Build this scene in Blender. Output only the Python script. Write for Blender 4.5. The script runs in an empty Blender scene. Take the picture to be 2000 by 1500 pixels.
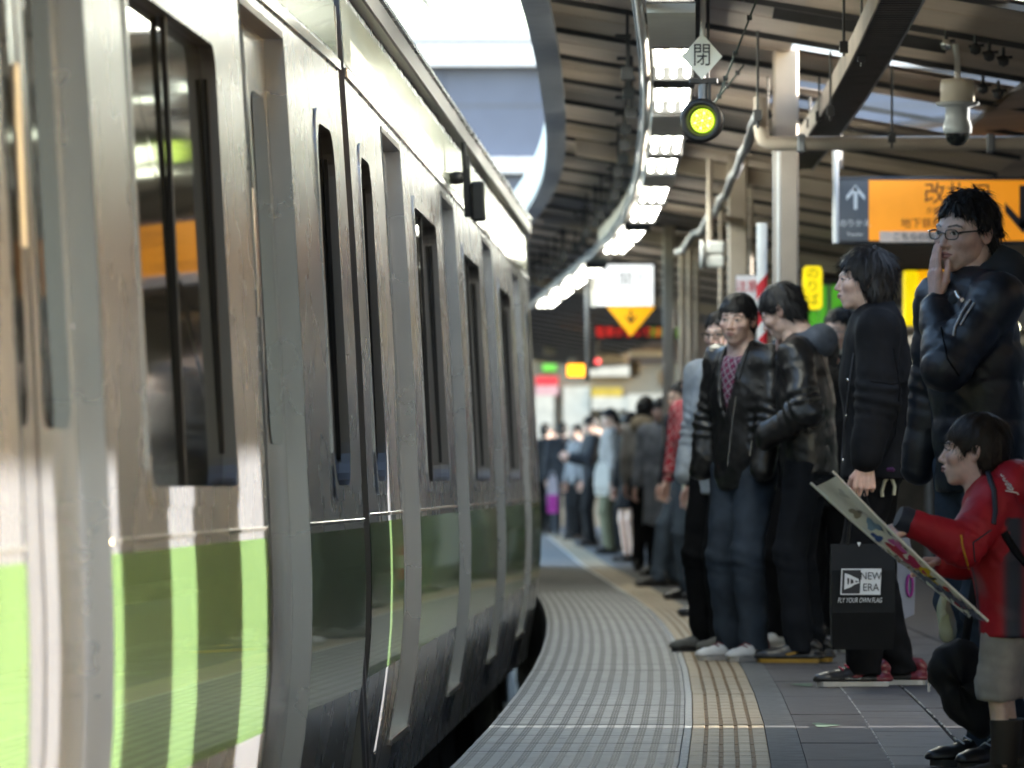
import bpy, bmesh, math, random
import numpy as np
from mathutils import Vector, Matrix, noise as mnoise
random.seed(7); np.random.seed(7)
R = math.radians; PI = math.pi
sc = bpy.context.scene
COL = sc.collection
# ---------------------------------------------------------------- camera
HC = 0.83            # camera height above the platform
F = 12000.0          # focal length in photograph pixels (216 mm on 36 mm / 2000 px)
HOR = 940.0          # horizon row in the photograph
cd = bpy.data.cameras.new('camera'); cam = bpy.data.objects.new('camera', cd); COL.objects.link(cam)
cam.location = (0, 0, HC); cam.rotation_euler = (R(90), 0, 0)
cd.sensor_width = 36; cd.lens = 36 * F / 2000; cd.shift_y = (HOR - 750) / 2000
cd.clip_start = 0.5; cd.clip_end = 2000
cd.dof.use_dof = True; cd.dof.focus_distance = 20.2; cd.dof.aperture_fstop = 6.8
sc.camera = cam
# ---------------------------------------------------------------- world, sun, exposure
SUN_EL, SUN_AZ = R(12), R(90)      # sun low on the right of the platform
w = bpy.data.worlds.new('World'); sc.world = w; w.use_nodes = True
nt = w.node_tree; bg = nt.nodes['Background']
sky = nt.nodes.new('ShaderNodeTexSky'); sky.sky_type = 'NISHITA'; sky.sun_disc = False
sky.sun_elevation = SUN_EL; sky.sun_rotation = SUN_AZ; sky.air_density = 1.0; sky.dust_density = 1.6; sky.ozone_density = 1.0
nt.links.new(sky.outputs[0], bg.inputs[0]); bg.inputs[1].default_value = 0.15
sd = bpy.data.lights.new('sun', 'SUN'); sd.energy = 2.4; sd.angle = R(0.6); sd.color = (1, .94, .86)
so = bpy.data.objects.new('sun', sd); COL.objects.link(so)
sv = Vector((math.cos(SUN_EL), 0.0, math.sin(SUN_EL)))
so.rotation_euler = sv.to_track_quat('Z', 'Y').to_euler(); so.location = (30, 10, 12)
vs = sc.view_settings
sc.display_settings.display_device = 'sRGB'
vs.view_transform = 'Standard'; vs.look = 'None'; vs.gamma = 1; vs.exposure = 3.35; vs.use_curve_mapping = False
sc.render.engine = 'CYCLES'
sc.cycles.use_denoising = True
sc.cycles.max_bounces = 7; sc.cycles.glossy_bounces = 4; sc.cycles.diffuse_bounces = 4
sc.cycles.sample_clamp_indirect = 6
sc.cycles.caustics_reflective = False; sc.cycles.caustics_refractive = False

# ---------------------------------------------------------------- helpers
MATS = {}
def mat(name, col, rough=.6, metal=0., var=.12, scale=6., bump=0., bscale=40., emit=None, estr=0., spec=.5,
        stretch=(1,1,1), coat=0., trans=0., vcol=False, sheen=0.):
    if name in MATS: return MATS[name]
    m = bpy.data.materials.new(name); m.use_nodes = True
    n = m.node_tree.nodes; l = m.node_tree.links; b = n['Principled BSDF']
    b.inputs['Roughness'].default_value = rough; b.inputs['Metallic'].default_value = metal
    b.inputs['Specular IOR Level'].default_value = spec
    b.inputs['Coat Weight'].default_value = coat
    b.inputs['Transmission Weight'].default_value = trans
    b.inputs['Sheen Weight'].default_value = sheen
    tc = n.new('ShaderNodeTexCoord'); mp = n.new('ShaderNodeMapping'); mp.inputs['Scale'].default_value = stretch
    l.new(tc.outputs['Object'], mp.inputs[0])
    nz = n.new('ShaderNodeTexNoise'); nz.inputs['Scale'].default_value = scale; nz.inputs['Detail'].default_value = 5
    l.new(mp.outputs[0], nz.inputs['Vector'])
    mr = n.new('ShaderNodeMapRange'); mr.inputs[1].default_value = .3; mr.inputs[2].default_value = .7
    mr.inputs[3].default_value = 1 - var; mr.inputs[4].default_value = 1 + var
    l.new(nz.outputs[0], mr.inputs[0])
    mx = n.new('ShaderNodeVectorMath'); mx.operation = 'SCALE'
    if vcol:
        at = n.new('ShaderNodeVertexColor'); at.layer_name = 'Col'; l.new(at.outputs[0], mx.inputs[0])
    else:
        mx.inputs[0].default_value = col
    l.new(mr.outputs[0], mx.inputs['Scale']); l.new(mx.outputs[0], b.inputs['Base Color'])
    if bump:
        nb = n.new('ShaderNodeTexNoise'); nb.inputs['Scale'].default_value = bscale; nb.inputs['Detail'].default_value = 4
        l.new(mp.outputs[0], nb.inputs['Vector'])
        bp = n.new('ShaderNodeBump'); bp.inputs['Strength'].default_value = 1; bp.inputs['Distance'].default_value = bump
        l.new(nb.outputs[0], bp.inputs['Height']); l.new(bp.outputs[0], b.inputs['Normal'])
    if emit:
        b.inputs['Emission Color'].default_value = (*emit, 1); b.inputs['Emission Strength'].default_value = estr
    MATS[name] = m; return m

def tag(o, label=None, cat=None, group=None, kind=None):
    if label: o['label'] = label
    if cat: o['category'] = cat
    if group: o['group'] = group
    if kind: o['kind'] = kind
    return o
def link(name, me, parent=None, loc=None, rz=None):
    o = bpy.data.objects.new(name, me); COL.objects.link(o)
    if parent is not None: o.parent = parent
    if loc is not None: o.location = loc
    if rz is not None: o.rotation_euler.z = rz
    return o
def empty(name, loc=(0,0,0), rz=0, parent=None):
    o = link(name, None, parent, loc, rz); o.empty_display_size = .2; return o

class MB:
    """collects shapes into one mesh"""
    def __init__(s): s.v = []; s.f = []; s.m = []; s.mats = []; s.sm = []
    def _mi(s, m):
        if m not in s.mats: s.mats.append(m)
        return s.mats.index(m)
    def add(s, vs, fs, m, smooth=False):
        k = len(s.v); s.v += [tuple(v) for v in vs]; s.f += [tuple(i + k for i in f) for f in fs]
        mi = s._mi(m); s.m += [mi] * len(fs); s.sm += [smooth] * len(fs); return s
    def box(s, x0, x1, y0, y1, z0, z1, m, M=None, bev=0.):
        if bev > 0:
            bm = bmesh.new(); bmesh.ops.create_cube(bm, size=1)
            for v in bm.verts: v.co = Vector(((x0+x1)/2 + v.co.x*(x1-x0), (y0+y1)/2 + v.co.y*(y1-y0), (z0+z1)/2 + v.co.z*(z1-z0)))
            bmesh.ops.bevel(bm, geom=bm.edges[:], offset=bev, segments=1, affect='EDGES')
            bm.verts.index_update(); V = [v.co.copy() for v in bm.verts]; Fs = [[v.index for v in f.verts] for f in bm.faces]; bm.free()
        else:
            V = [Vector(p) for p in [(x0,y0,z0),(x1,y0,z0),(x1,y1,z0),(x0,y1,z0),(x0,y0,z1),(x1,y0,z1),(x1,y1,z1),(x0,y1,z1)]]
            Fs = [(0,3,2,1),(4,5,6,7),(0,1,5,4),(1,2,6,5),(2,3,7,6),(3,0,4,7)]
        if M is not None: V = [M @ v for v in V]
        return s.add(V, Fs, m)
    def tube(s, pts, r, m, n=10, caps=True, ref=None, sy=1.):
        """pts list, r float or list; sy flattens the section along the second axis"""
        P = [Vector(p) for p in pts]; k = len(P); rs = r if isinstance(r, (list, tuple)) else [r]*k
        V = []; Fs = []; a = None
        for i in range(k):
            t = (P[min(i+1,k-1)] - P[max(i-1,0)]).normalized()
            if a is None:
                a = Vector(ref) if ref is not None else (Vector((0,0,1)) if abs(t.z) < .9 else Vector((1,0,0)))
            a = (a - t*a.dot(t)).normalized(); b = t.cross(a)
            for j in range(n):
                q = 2*PI*j/n; V.append(P[i] + a*rs[i]*math.cos(q) + b*rs[i]*sy*math.sin(q))
        for i in range(k-1):
            for j in range(n):
                Fs.append((i*n+j, i*n+(j+1)%n, (i+1)*n+(j+1)%n, (i+1)*n+j))
        s.add(V, Fs, m, True)
        if caps:
            s.add(V[:n], [tuple(range(n))[::-1]], m); s.add(V[-n:], [tuple(range(n))], m)
        return s
    def lathe(s, prof, m, n=24, M=None):
        V = []; Fs = []
        for r, z in prof:
            for j in range(n):
                q = 2*PI*j/n; V.append(Vector((r*math.cos(q), r*math.sin(q), z)))
        for i in range(len(prof)-1):
            for j in range(n): Fs.append((i*n+j, i*n+(j+1)%n, (i+1)*n+(j+1)%n, (i+1)*n+j))
        if M is not None: V = [M @ v for v in V]
        return s.add(V, Fs, m, True)
    def prism(s, poly, depth, m, M=None):
        """poly in local XZ, extruded along +Y by depth"""
        n = len(poly); V = [Vector((x, 0, z)) for x, z in poly] + [Vector((x, depth, z)) for x, z in poly]
        Fs = [tuple(range(n)), tuple(range(n, 2*n))[::-1]] + [(i, i+n, (i+1)%n+n, (i+1)%n) for i in range(n)]
        if M is not None: V = [M @ v for v in V]
        return s.add(V, Fs, m)
    def mesh(s, name, recalc=True):
        me = bpy.data.meshes.new(name); me.from_pydata([tuple(v) for v in s.v], [], s.f)
        for m in s.mats: me.materials.append(m)
        me.polygons.foreach_set('material_index', s.m); me.polygons.foreach_set('use_smooth', s.sm)
        me.update()
        if recalc:
            bm = bmesh.new(); bm.from_mesh(me); bmesh.ops.recalc_face_normals(bm, faces=bm.faces[:]); bm.to_mesh(me); bm.free()
        return me
    def obj(s, name, parent=None, loc=None, rz=None, recalc=True):
        return link(name, s.mesh(name, recalc), parent, loc, rz)

def text_mb(mb, body, size, m, M, align='CENTER', depth=.002, shear=0., squash=1.):
    c = bpy.data.curves.new('lettering', 'FONT'); c.body = body; c.size = size; c.align_x = align; c.align_y = 'CENTER'
    c.extrude = depth/2; c.shear = shear; c.resolution_u = 3
    o = bpy.data.objects.new('lettering', c); COL.objects.link(o)
    bpy.context.view_layer.update()
    me = bpy.data.meshes.new_from_object(o.evaluated_get(bpy.context.evaluated_depsgraph_get()))
    bpy.data.objects.remove(o); bpy.data.curves.remove(c)
    T = M @ Matrix.Rotation(R(90), 4, 'X')
    V = [T @ Vector((v.co.x*squash, v.co.y, v.co.z)) for v in me.vertices]
    mb.add(V, [tuple(p.vertices) for p in me.polygons], m); bpy.data.meshes.remove(me)
def at(px, py, z):      # a photograph point at distance z, in metres
    s = F / z
    return Vector(((px-1000)/s, z, HC + (HOR-py)/s))
def rrect(w_, h_, r, n=5):
    pts = []
    for cx, cz, a0 in ((w_/2-r, h_/2-r, 0), (-w_/2+r, h_/2-r, 90), (-w_/2+r, -h_/2+r, 180), (w_/2-r, -h_/2+r, 270)):
        for i in range(n+1):
            a = R(a0 + 90*i/n); pts.append((cx + r*math.cos(a), cz + r*math.sin(a)))
    return pts
# the platform edge P(z) and the canopy line K(z): lateral position against distance
_pz = [-20,-5,5] + list(range(12, 46, 3)) + [52, 61, 78, 100, 140]
_px = [ .213-(z-39)**2/1140 for z in _pz[:-5]] + [.11, .02, -.06, -.16, -.40]
def Pe(z): return float(np.interp(z, _pz, _px))
_kz = [-20,-5,8,14,20,26,30,35,40,44,48,56,64,75,100]
_kx = [-2.1,-.95,-.15,.2,.49,.69,.79,.87,.93,.94,.88,.63,.38,.05,-.7]
_kzz = np.linspace(-20, 100, 241); _kxx = np.interp(_kzz, _kz, _kx)
_kxx = np.convolve(np.pad(_kxx, 8, mode='edge'), np.ones(17)/17, 'valid')
def Kc(z): return float(np.interp(z, _kzz, _kxx))
def ang(f, z, d=.6): return -math.atan((f(z+d)-f(z-d))/(2*d))   # heading of a line, as rotation about Z
M_beige = mat('beige painted steel', (.46,.39,.32), .5, var=.18, scale=3)
M_ceil = mat('ceiling sheet', (.46,.37,.29), .6, var=.22, scale=1.6)
M_ceilgrey = mat('ceiling sheet grey', (.44,.37,.32), .6, var=.2, scale=1.6)
M_dark = mat('dark steel', (.035,.034,.036), .5, var=.3)
M_rib = mat('tray slats', (.10,.09,.085), .5, var=.3)
M_case = mat('lamp casing grey', (.16,.16,.155), .5, var=.1)
M_grey = mat('grey steel', (.22,.23,.25), .45, var=.15)
M_white = mat('white paint', (.78,.77,.74), .5, var=.06)
M_conc = mat('grey concrete', (.115,.118,.12), .8, var=.3, scale=14, bump=.002, bscale=60)
M_black = mat('black rubber', (.012,.012,.013), .5, var=.2)
M_ballast = mat('track ballast', (.035,.03,.027), .95, var=.5, scale=20, bump=.02, bscale=14)
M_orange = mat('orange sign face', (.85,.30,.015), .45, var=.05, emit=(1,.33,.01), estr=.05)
M_signgrey = mat('grey sign face', (.11,.115,.125), .5, var=.05)
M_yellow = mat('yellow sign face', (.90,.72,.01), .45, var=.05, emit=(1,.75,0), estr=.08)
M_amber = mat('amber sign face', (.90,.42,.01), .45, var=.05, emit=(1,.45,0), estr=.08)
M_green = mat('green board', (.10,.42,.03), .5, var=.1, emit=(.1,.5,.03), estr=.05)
M_red = mat('red paint', (.62,.02,.03), .5, var=.1)
M_lamp = mat('lit fluorescent tube', (1,1,.9), .4, emit=(1,1,.86), estr=3.0)
M_lampfar = mat('lit fluorescent strip', (1,1,.9), .4, emit=(1,1,.86), estr=1.8)
M_ledred = mat('red led text', (.6,.02,.02), .4, emit=(1,.04,.03), estr=.09)
M_ledgreen = mat('green led text', (.1,.3,.02), .4, emit=(.25,.6,.05), estr=.06)
M_ledorange = mat('orange led', (1,.4,.02), .4, emit=(1,.33,.01), estr=.45)
M_siggreen = mat('lit yellow green lens', (.3,.5,.01), .4, emit=(.50,.85,.0), estr=.085)
M_sigdot = mat('bright lens dots', (.8,.9,.1), .4, emit=(.95,1,.25), estr=.35)
M_ink = mat('black lettering', (.02,.02,.025), .6, var=.05)
M_glass = mat('dark window glass', (.012,.014,.014), .05, var=.1, spec=.6)
M_seal = mat('window rubber', (.01,.01,.011), .55, var=.2)

def steel(name, col, rough, wav, fine=0.0004, streak=(1,1,1)):
    m = bpy.data.materials.new(name); m.use_nodes = True
    n = m.node_tree.nodes; l = m.node_tree.links; b = n['Principled BSDF']
    b.inputs['Metallic'].default_value = .8
    tc = n.new('ShaderNodeTexCoord')
    mp = n.new('ShaderNodeMapping'); mp.inputs['Scale'].default_value = (.1, 1.6, .25); l.new(tc.outputs['Object'], mp.inputs[0])
    nz = n.new('ShaderNodeTexNoise'); nz.inputs['Scale'].default_value = 1.5; nz.inputs['Detail'].default_value = .5
    l.new(mp.outputs[0], nz.inputs['Vector'])
    bp = n.new('ShaderNodeBump'); bp.inputs['Distance'].default_value = wav; bp.inputs['Strength'].default_value = 1
    l.new(nz.outputs[0], bp.inputs['Height']); l.new(bp.outputs[0], b.inputs['Normal'])
    n2 = n.new('ShaderNodeTexNoise'); n2.inputs['Scale'].default_value = 2.5; n2.inputs['Detail'].default_value = 6; l.new(tc.outputs['Object'], n2.inputs['Vector'])
    mr = n.new('ShaderNodeMapRange'); mr.inputs[3].default_value = rough*.9; mr.inputs[4].default_value = rough*1.12
    l.new(n2.outputs[0], mr.inputs[0]); l.new(mr.outputs[0], b.inputs['Roughness'])
    m2 = n.new('ShaderNodeMapRange'); m2.inputs[1].default_value=.3; m2.inputs[2].default_value=.7; m2.inputs[3].default_value = .94; m2.inputs[4].default_value = 1.04
    l.new(n2.outputs[0], m2.inputs[0])
    vm = n.new('ShaderNodeVectorMath'); vm.operation='SCALE'; vm.inputs[0].default_value = col
    l.new(m2.outputs[0], vm.inputs['Scale']); l.new(vm.outputs[0], b.inputs['Base Color'])
    return m
M_ss = steel('stainless steel body', (.47,.485,.52), .27, .0018)
M_ssdoor = steel('stainless door', (.48,.495,.53), .24, .0014)
M_ssbright = steel('bright polished trim', (.72,.71,.68), .15, .001)
M_ssdark = steel('grey painted gutter', (.20,.19,.19), .4, .001)
# green film: glossy paint
M_gr = mat('green body stripe', (.16,.27,.105), .25, var=.10, scale=1.2, coat=.5)
M_gr.node_tree.nodes['Principled BSDF'].inputs['Metallic'].default_value = .25
M_joint = mat('joint grout', (.06,.06,.062), .9, var=.3, scale=20)
M_slab = mat('pinkish grey paving slab', (.092,.085,.088), .7, spec=.3, var=.22, scale=9, bump=.0015, bscale=70)
M_slab2 = mat('mauve grey paving slab', (.090,.084,.090), .62, var=.25, scale=7, bump=.0015, bscale=70)
M_tact = mat('worn yellow tactile block', (.38,.305,.205), .6, var=.25, scale=12, bump=.001, bscale=60)
M_tactgroove = mat('brown groove', (.20,.115,.04), .7, var=.35, scale=18)
M_chip = mat('white chipped edge', (.6,.6,.58), .6, var=.4, scale=30)
M_green_smudge = mat('faded green paint', (.12,.19,.13), .8, var=.4, scale=30)
# anti-slip edge tile: pale tile with rows of dark slot marks (flat print and fine relief)
def edge_mat():
    m = bpy.data.materials.new('ribbed edge tile'); m.use_nodes = True
    n = m.node_tree.nodes; l = m.node_tree.links; b = n['Principled BSDF']
    tc = n.new('ShaderNodeTexCoord'); sp = n.new('ShaderNodeSeparateXYZ'); l.new(tc.outputs['Object'], sp.inputs[0])
    def math_(op, a, bb=None, c=None):
        k = n.new('ShaderNodeMath'); k.operation = op
        for i, q in enumerate((a, bb, c)):
            if q is None: continue
            if isinstance(q, (int, float)): k.inputs[i].default_value = q
            else: l.new(q, k.inputs[i])
        return k.outputs[0]
    # dashes across: period .055 in x, dark part is 3 short slots; period .022 in y
    fx = math_('FRACT', math_('DIVIDE', sp.outputs['X'], .055))
    inband = math_('MULTIPLY', math_('GREATER_THAN', fx, .24), math_('LESS_THAN', fx, .72))
    fx3 = math_('FRACT', math_('MULTIPLY', math_('SUBTRACT', fx, .24), 3/.48))
    slotx = math_('GREATER_THAN', fx3, .16)
    fy = math_('FRACT', math_('DIVIDE', sp.outputs['Y'], .10))
    sloty = math_('GREATER_THAN', fy, .10)
    slot = math_('MULTIPLY', math_('MULTIPLY', inband, slotx), sloty)
    ft = math_('LESS_THAN', math_('FRACT', math_('DIVIDE', sp.outputs['Y'], .15)), .03)
    nz = n.new('ShaderNodeTexNoise'); nz.inputs['Scale'].default_value = 9; nz.inputs['Detail'].default_value = 6
    geo = n.new('ShaderNodeNewGeometry'); l.new(geo.outputs['Position'], nz.inputs['Vector'])
    cr = n.new('ShaderNodeValToRGB'); l.new(nz.outputs[0], cr.inputs[0])
    cr.color_ramp.elements[0].position = .3; cr.color_ramp.elements[0].color = (.17,.18,.19,1)
    cr.color_ramp.elements[1].position = .7; cr.color_ramp.elements[1].color = (.32,.33,.345,1)
    mx = n.new('ShaderNodeMix'); mx.data_type = 'RGBA'
    l.new(math_('MAXIMUM', math_('MULTIPLY', slot, 1.0), math_('MULTIPLY', ft, .30)), mx.inputs[0])
    l.new(cr.outputs[0], mx.inputs[6]); mx.inputs[7].default_value = (.010,.011,.014,1)
    l.new(mx.outputs[2], b.inputs['Base Color'])
    b.inputs['Roughness'].default_value = .52; b.inputs['Specular IOR Level'].default_value = .22
    bp = n.new('ShaderNodeBump'); bp.inputs['Distance'].default_value = .002; bp.invert = True
    l.new(slot, bp.inputs['Height']); l.new(bp.outputs[0], b.inputs['Normal'])
    return m
M_edge = edge_mat()
# ---------------------------------------------------------------- ground and platform
def strip(name, fn0, fn1, z0, z1, zz, m, top=0., bottom=-1.2, step=1.0, solid=True):
    mb = MB(); n = int((z1-z0)/step)+1; V = []; Fs = []
    for i in range(n+1):
        y = z0 + (z1-z0)*i/n; a, b = fn0(y), fn1(y)
        V += [(a,y,top),(b,y,top),(a,y,bottom),(b,y,bottom)]
    for i in range(n):
        k = i*4; Fs += [(k,k+1,k+5,k+4),(k+2,k+6,k+7,k+3),(k,k+4,k+6,k+2),(k+1,k+3,k+7,k+5)]
    Fs += [(0,2,3,1),(n*4,n*4+1,n*4+3,n*4+2)]
    mb.add(V, Fs, m); return mb.obj(name)
g = MB(); g.box(-600,600,-200,1500,-1.5,-1.3, M_ballast); tag(g.obj('ground'), kind='structure')
plat = strip('platform', lambda y: Pe(y)+.03, lambda y: 6.0, -20, 130, 0, M_joint, top=-.03, bottom=-1.28)
tag(plat, kind='structure')
cop = strip('platform_edge_face', lambda y: Pe(y)+.0, lambda y: Pe(y)+.03, -20, 130, 0, M_conc, top=-.032, bottom=-1.1); 
cop.parent = plat
L_T = .30
def piece_mesh(name, x0, x1, L, m, gap=.003, h=.03, bev=.002):
    mb = MB(); mb.box(x0+gap/2, x1-gap/2, gap/2, L-gap/2, -h+.002, 0, m, bev=bev); return mb.mesh(name)
edge_me = [piece_mesh('edge_tile', 0.0, .66, L_T, M_edge, gap=.0015, bev=.001)]
conc_me = piece_mesh('concrete_border', .9325, 1.0375, L_T*2, M_conc, gap=.0012, h=.03, bev=.001)
tb = MB(); tb.box(.688,.932,.002,L_T-.002,-.028,-.0045, M_tactgroove)
xs = [.688 + .244*(i/5) for i in range(6)]
for i in range(5):
    tb.box(xs[i]+(.002 if i==0 else .006), xs[i+1]-(.002 if i==4 else .006), .0025, L_T-.0025, -.0045, 0, M_tact, bev=.0015)
tact_me = tb.mesh('tactile_block')
sp_ = MB()
for i in range(6):
    y0 = i*.05
    sp_.box(.662,.686,y0+.001,y0+.049,-.028,-.001-.001*(i%2), M_chip)
lin_me = sp_.mesh('white_line_strip')
slabs = [piece_mesh('paving_slab', 0, .25, .6, m, gap=.003, bev=.0012) for m in (M_slab, M_slab2)]
def place(me, name, x, y, rz, dz=0.):
    o = bpy.data.objects.new(name, me); COL.objects.link(o); o.parent = plat; o.location = (x, y, dz); o.rotation_euler.z = rz; return o
y = 16.5; i = 0
while y < 46:                               # the blocks that can be told apart
    a = ang(Pe, y+.15)
    for me in edge_me: place(me, 'edge_tile', Pe(y), y, a, random.uniform(-.0012, .0008))
    place(tact_me, 'tactile_block', Pe(y), y, a, random.uniform(-.001,.001))
    place(lin_me, 'white_line', Pe(y), y, a)
    if i % 2 == 0:
        place(conc_me, 'concrete_border', Pe(y), y, a)
        if y < 40:
            for c in range(7):
                if c > 3 and y > 26: continue
                o = place(slabs[(c*7+i*3)%2 if random.random()<.8 else 0], 'paving_slab', Pe(y)+1.0378+c*.2525, y + (.3 if c%2 else 0), a, random.uniform(-.0025, .001))
    y += L_T; i += 1
def stuffstrip(name, a, b, z0, z1, m, top=0., fnb=None):
    o = strip(name, lambda y: Pe(y)+a, fnb or (lambda y: Pe(y)+b), z0, z1, 0, m, top=top, bottom=-.028); o.parent = plat; tag(o, kind='stuff')
for z0, z1 in ((-19, 16.45), (46.05, 129)):
    stuffstrip('edge_tiles_far', .004, .66, z0, z1, mat('edge tiles far', (.15,.15,.152), .75, var=.2, scale=8))
    stuffstrip('tactile_strip_far', .688, .932, z0, z1, M_tact)
    stuffstrip('white_line_far', .662, .686, z0, z1, M_chip)
    stuffstrip('border_far', .936, 1.034, z0, z1, M_conc)
    stuffstrip('paving_far', 1.038, 0, z0, z1, M_slab, fnb=lambda y: 5.99)
stuffstrip('paving_beyond', 1.038+.254*4, 0, 26.9, 46.05, M_slab, fnb=lambda y: 5.99)
stuffstrip('paving_beside', 1.038+.254*7, 0, 16.45, 26.9, M_slab, fnb=lambda y: 5.99)
stuffstrip('paving_middle', 1.038, 1.038+.254*4, 40.3, 46.05, M_slab)
# pale bits of grout in the long joints, faded green smudges
gb = MB()
for c in (1,2):
    x0 = 1.0378+.2525*c
    for k in range(110):
        y = 17+random.random()*8; ww = random.uniform(.002,.006)
        gb.box(x0-ww/2, x0+ww/2, y, y+random.uniform(.02,.06), -.004, .0006, M_chip, M=Matrix.Translation((Pe(y),0,0)))
o = gb.obj('joint_filler'); o.parent = plat; tag(o, kind='stuff')
gm = MB(); random.seed(21)
for k in range(90):
    y = random.uniform(17.5,32); x = Pe(y)+random.uniform(.05,2.2); r_ = random.uniform(.006,.016)
    gm.add([(x+r_*math.cos(q*PI/4)*random.uniform(.7,1.1), y+r_*math.sin(q*PI/4)*random.uniform(.8,1.4), .0012) for q in range(8)], [tuple(range(8))], M_joint)
o = gm.obj('gum_spots', plat, recalc=False); tag(o, kind='stuff')
for (px, py) in ((1570,1338),(1610,1417)):
    p = at(px, py, F*HC/(py-HOR)); b = MB(); pts = []
    for k in range(14):
        a = 2*PI*k/14; r = .042*(1+.3*math.sin(3*a+px)); pts.append((p.x+r*math.cos(a), p.y+r*4*math.sin(a), .0022))
    b.add(pts, [tuple(range(14))], M_green_smudge); b.obj('paint_smudge').parent = plat
# ---------------------------------------------------------------- train
CANT = R(-2.6)
PROF = [(-.30,-.135),(-.20,-.115),(-.09,-.088),(.0,-.068),(.10,-.048),(.205,-.030),(.35,-.012),(.50,-.003),(.60,0),(.698,0),(.72,0),(.85,0),(1.2,0),(1.6,-.004),(1.91,-.010),(2.07,-.014),(2.15,-.016),(2.38,-.022),(2.43,-.024)]
def U(v): return float(np.interp(v, [p[0] for p in PROF], [p[1] for p in PROF]))
VS = [p[0] for p in PROF]
LC = 20.0
DOORS = [2.75 + 4.84*i for i in range(4)]
WINS = [(.45,1.15)] + [(DOORS[i]+1.42, DOORS[i]+3.42) for i in range(3)] + [(LC-1.15, LC-.45)]
WV0, WV1 = .795, 1.93
def cell_open(t, v):
    for c in DOORS:
        if abs(t-c) < .65 and -.09 < v < 2.07: return True
    for a, b in WINS:
        if a < t < b and WV0+.0 < v < WV1: return True
    return False
def ribbon(mb, t0, t1, v0, v1, m, off=0., nt_=1):
    vv = [v0] + [v for v in VS if v0+.004 < v < v1-.004] + [v1]
    V = []; Fs = []
    for i in range(nt_+1):
        t = t0 + (t1-t0)*i/nt_
        for v in vv: V.append((U(v)+off, t, v))
    k = len(vv)
    for i in range(nt_):
        for j in range(k-1): Fs.append((i*k+j, (i+1)*k+j, (i+1)*k+j+1, i*k+j+1))
    mb.add(V, Fs, m, True)
def win_frame(a, b, proud=.006, depth=.035, r=.10, wall=.035):
    W_, H_ = b-a, WV1-WV0; mb = MB(); ct, cv = (a+b)/2, (WV0+WV1)/2
    outer = rrect(W_+.02, H_+.02, r+.01, 6); inner = rrect(W_-2*wall, H_-2*wall, r, 6)
    n = len(outer); V = []
    def pos(q, d): return (U(cv+q[1])+d, ct+q[0], cv+q[1])
    for q in outer: V.append(pos(q, -.002))
    for q in outer: V.append(pos(q, proud))
    for q in inner: V.append(pos(q, proud))
    for q in inner: V.append(pos(q, -depth))
    Fs = []
    for L_ in range(3):
        for i in range(n): Fs.append((L_*n+i, L_*n+(i+1)%n, (L_+1)*n+(i+1)%n, (L_+1)*n+i))
    mb.add(V[:3*n], Fs[:2*n], M_ss, False); mb.add(V[2*n:], [(i,(i+1)%n,(i+1)%n+n,i+n) for i in range(n)], M_ssdark, False)
    gl = MB(); V = [pos(q, -depth+.006) for q in rrect(W_-2*wall+.01, H_-2*wall+.01, r, 6)]
    gl.add(V, [tuple(range(len(V)))], M_glass)
    bars = []
    for tt in ((.5,) if W_ > 1 else ()):
        bar = MB(); bars.append(bar); x = a + W_*tt; bar.box(U(1.4)-depth+.004, U(1.4)-depth+.016, x-.02, x+.02, WV0+wall, WV1-wall, M_seal)
    bar = MB(); bars.append(bar); bar.box(U(1.4)-depth+.004, U(1.4)-depth+.014, a+wall, a+wall+.02, WV0+wall+.08, WV1-wall-.08, M_seal)
    bar = MB(); bars.append(bar); bar.box(U(1.4)-depth+.004, U(1.4)-depth+.014, b-wall-.02, b-wall, WV0+wall+.08, WV1-wall-.08, M_seal)
    return mb, gl, bars
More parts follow.
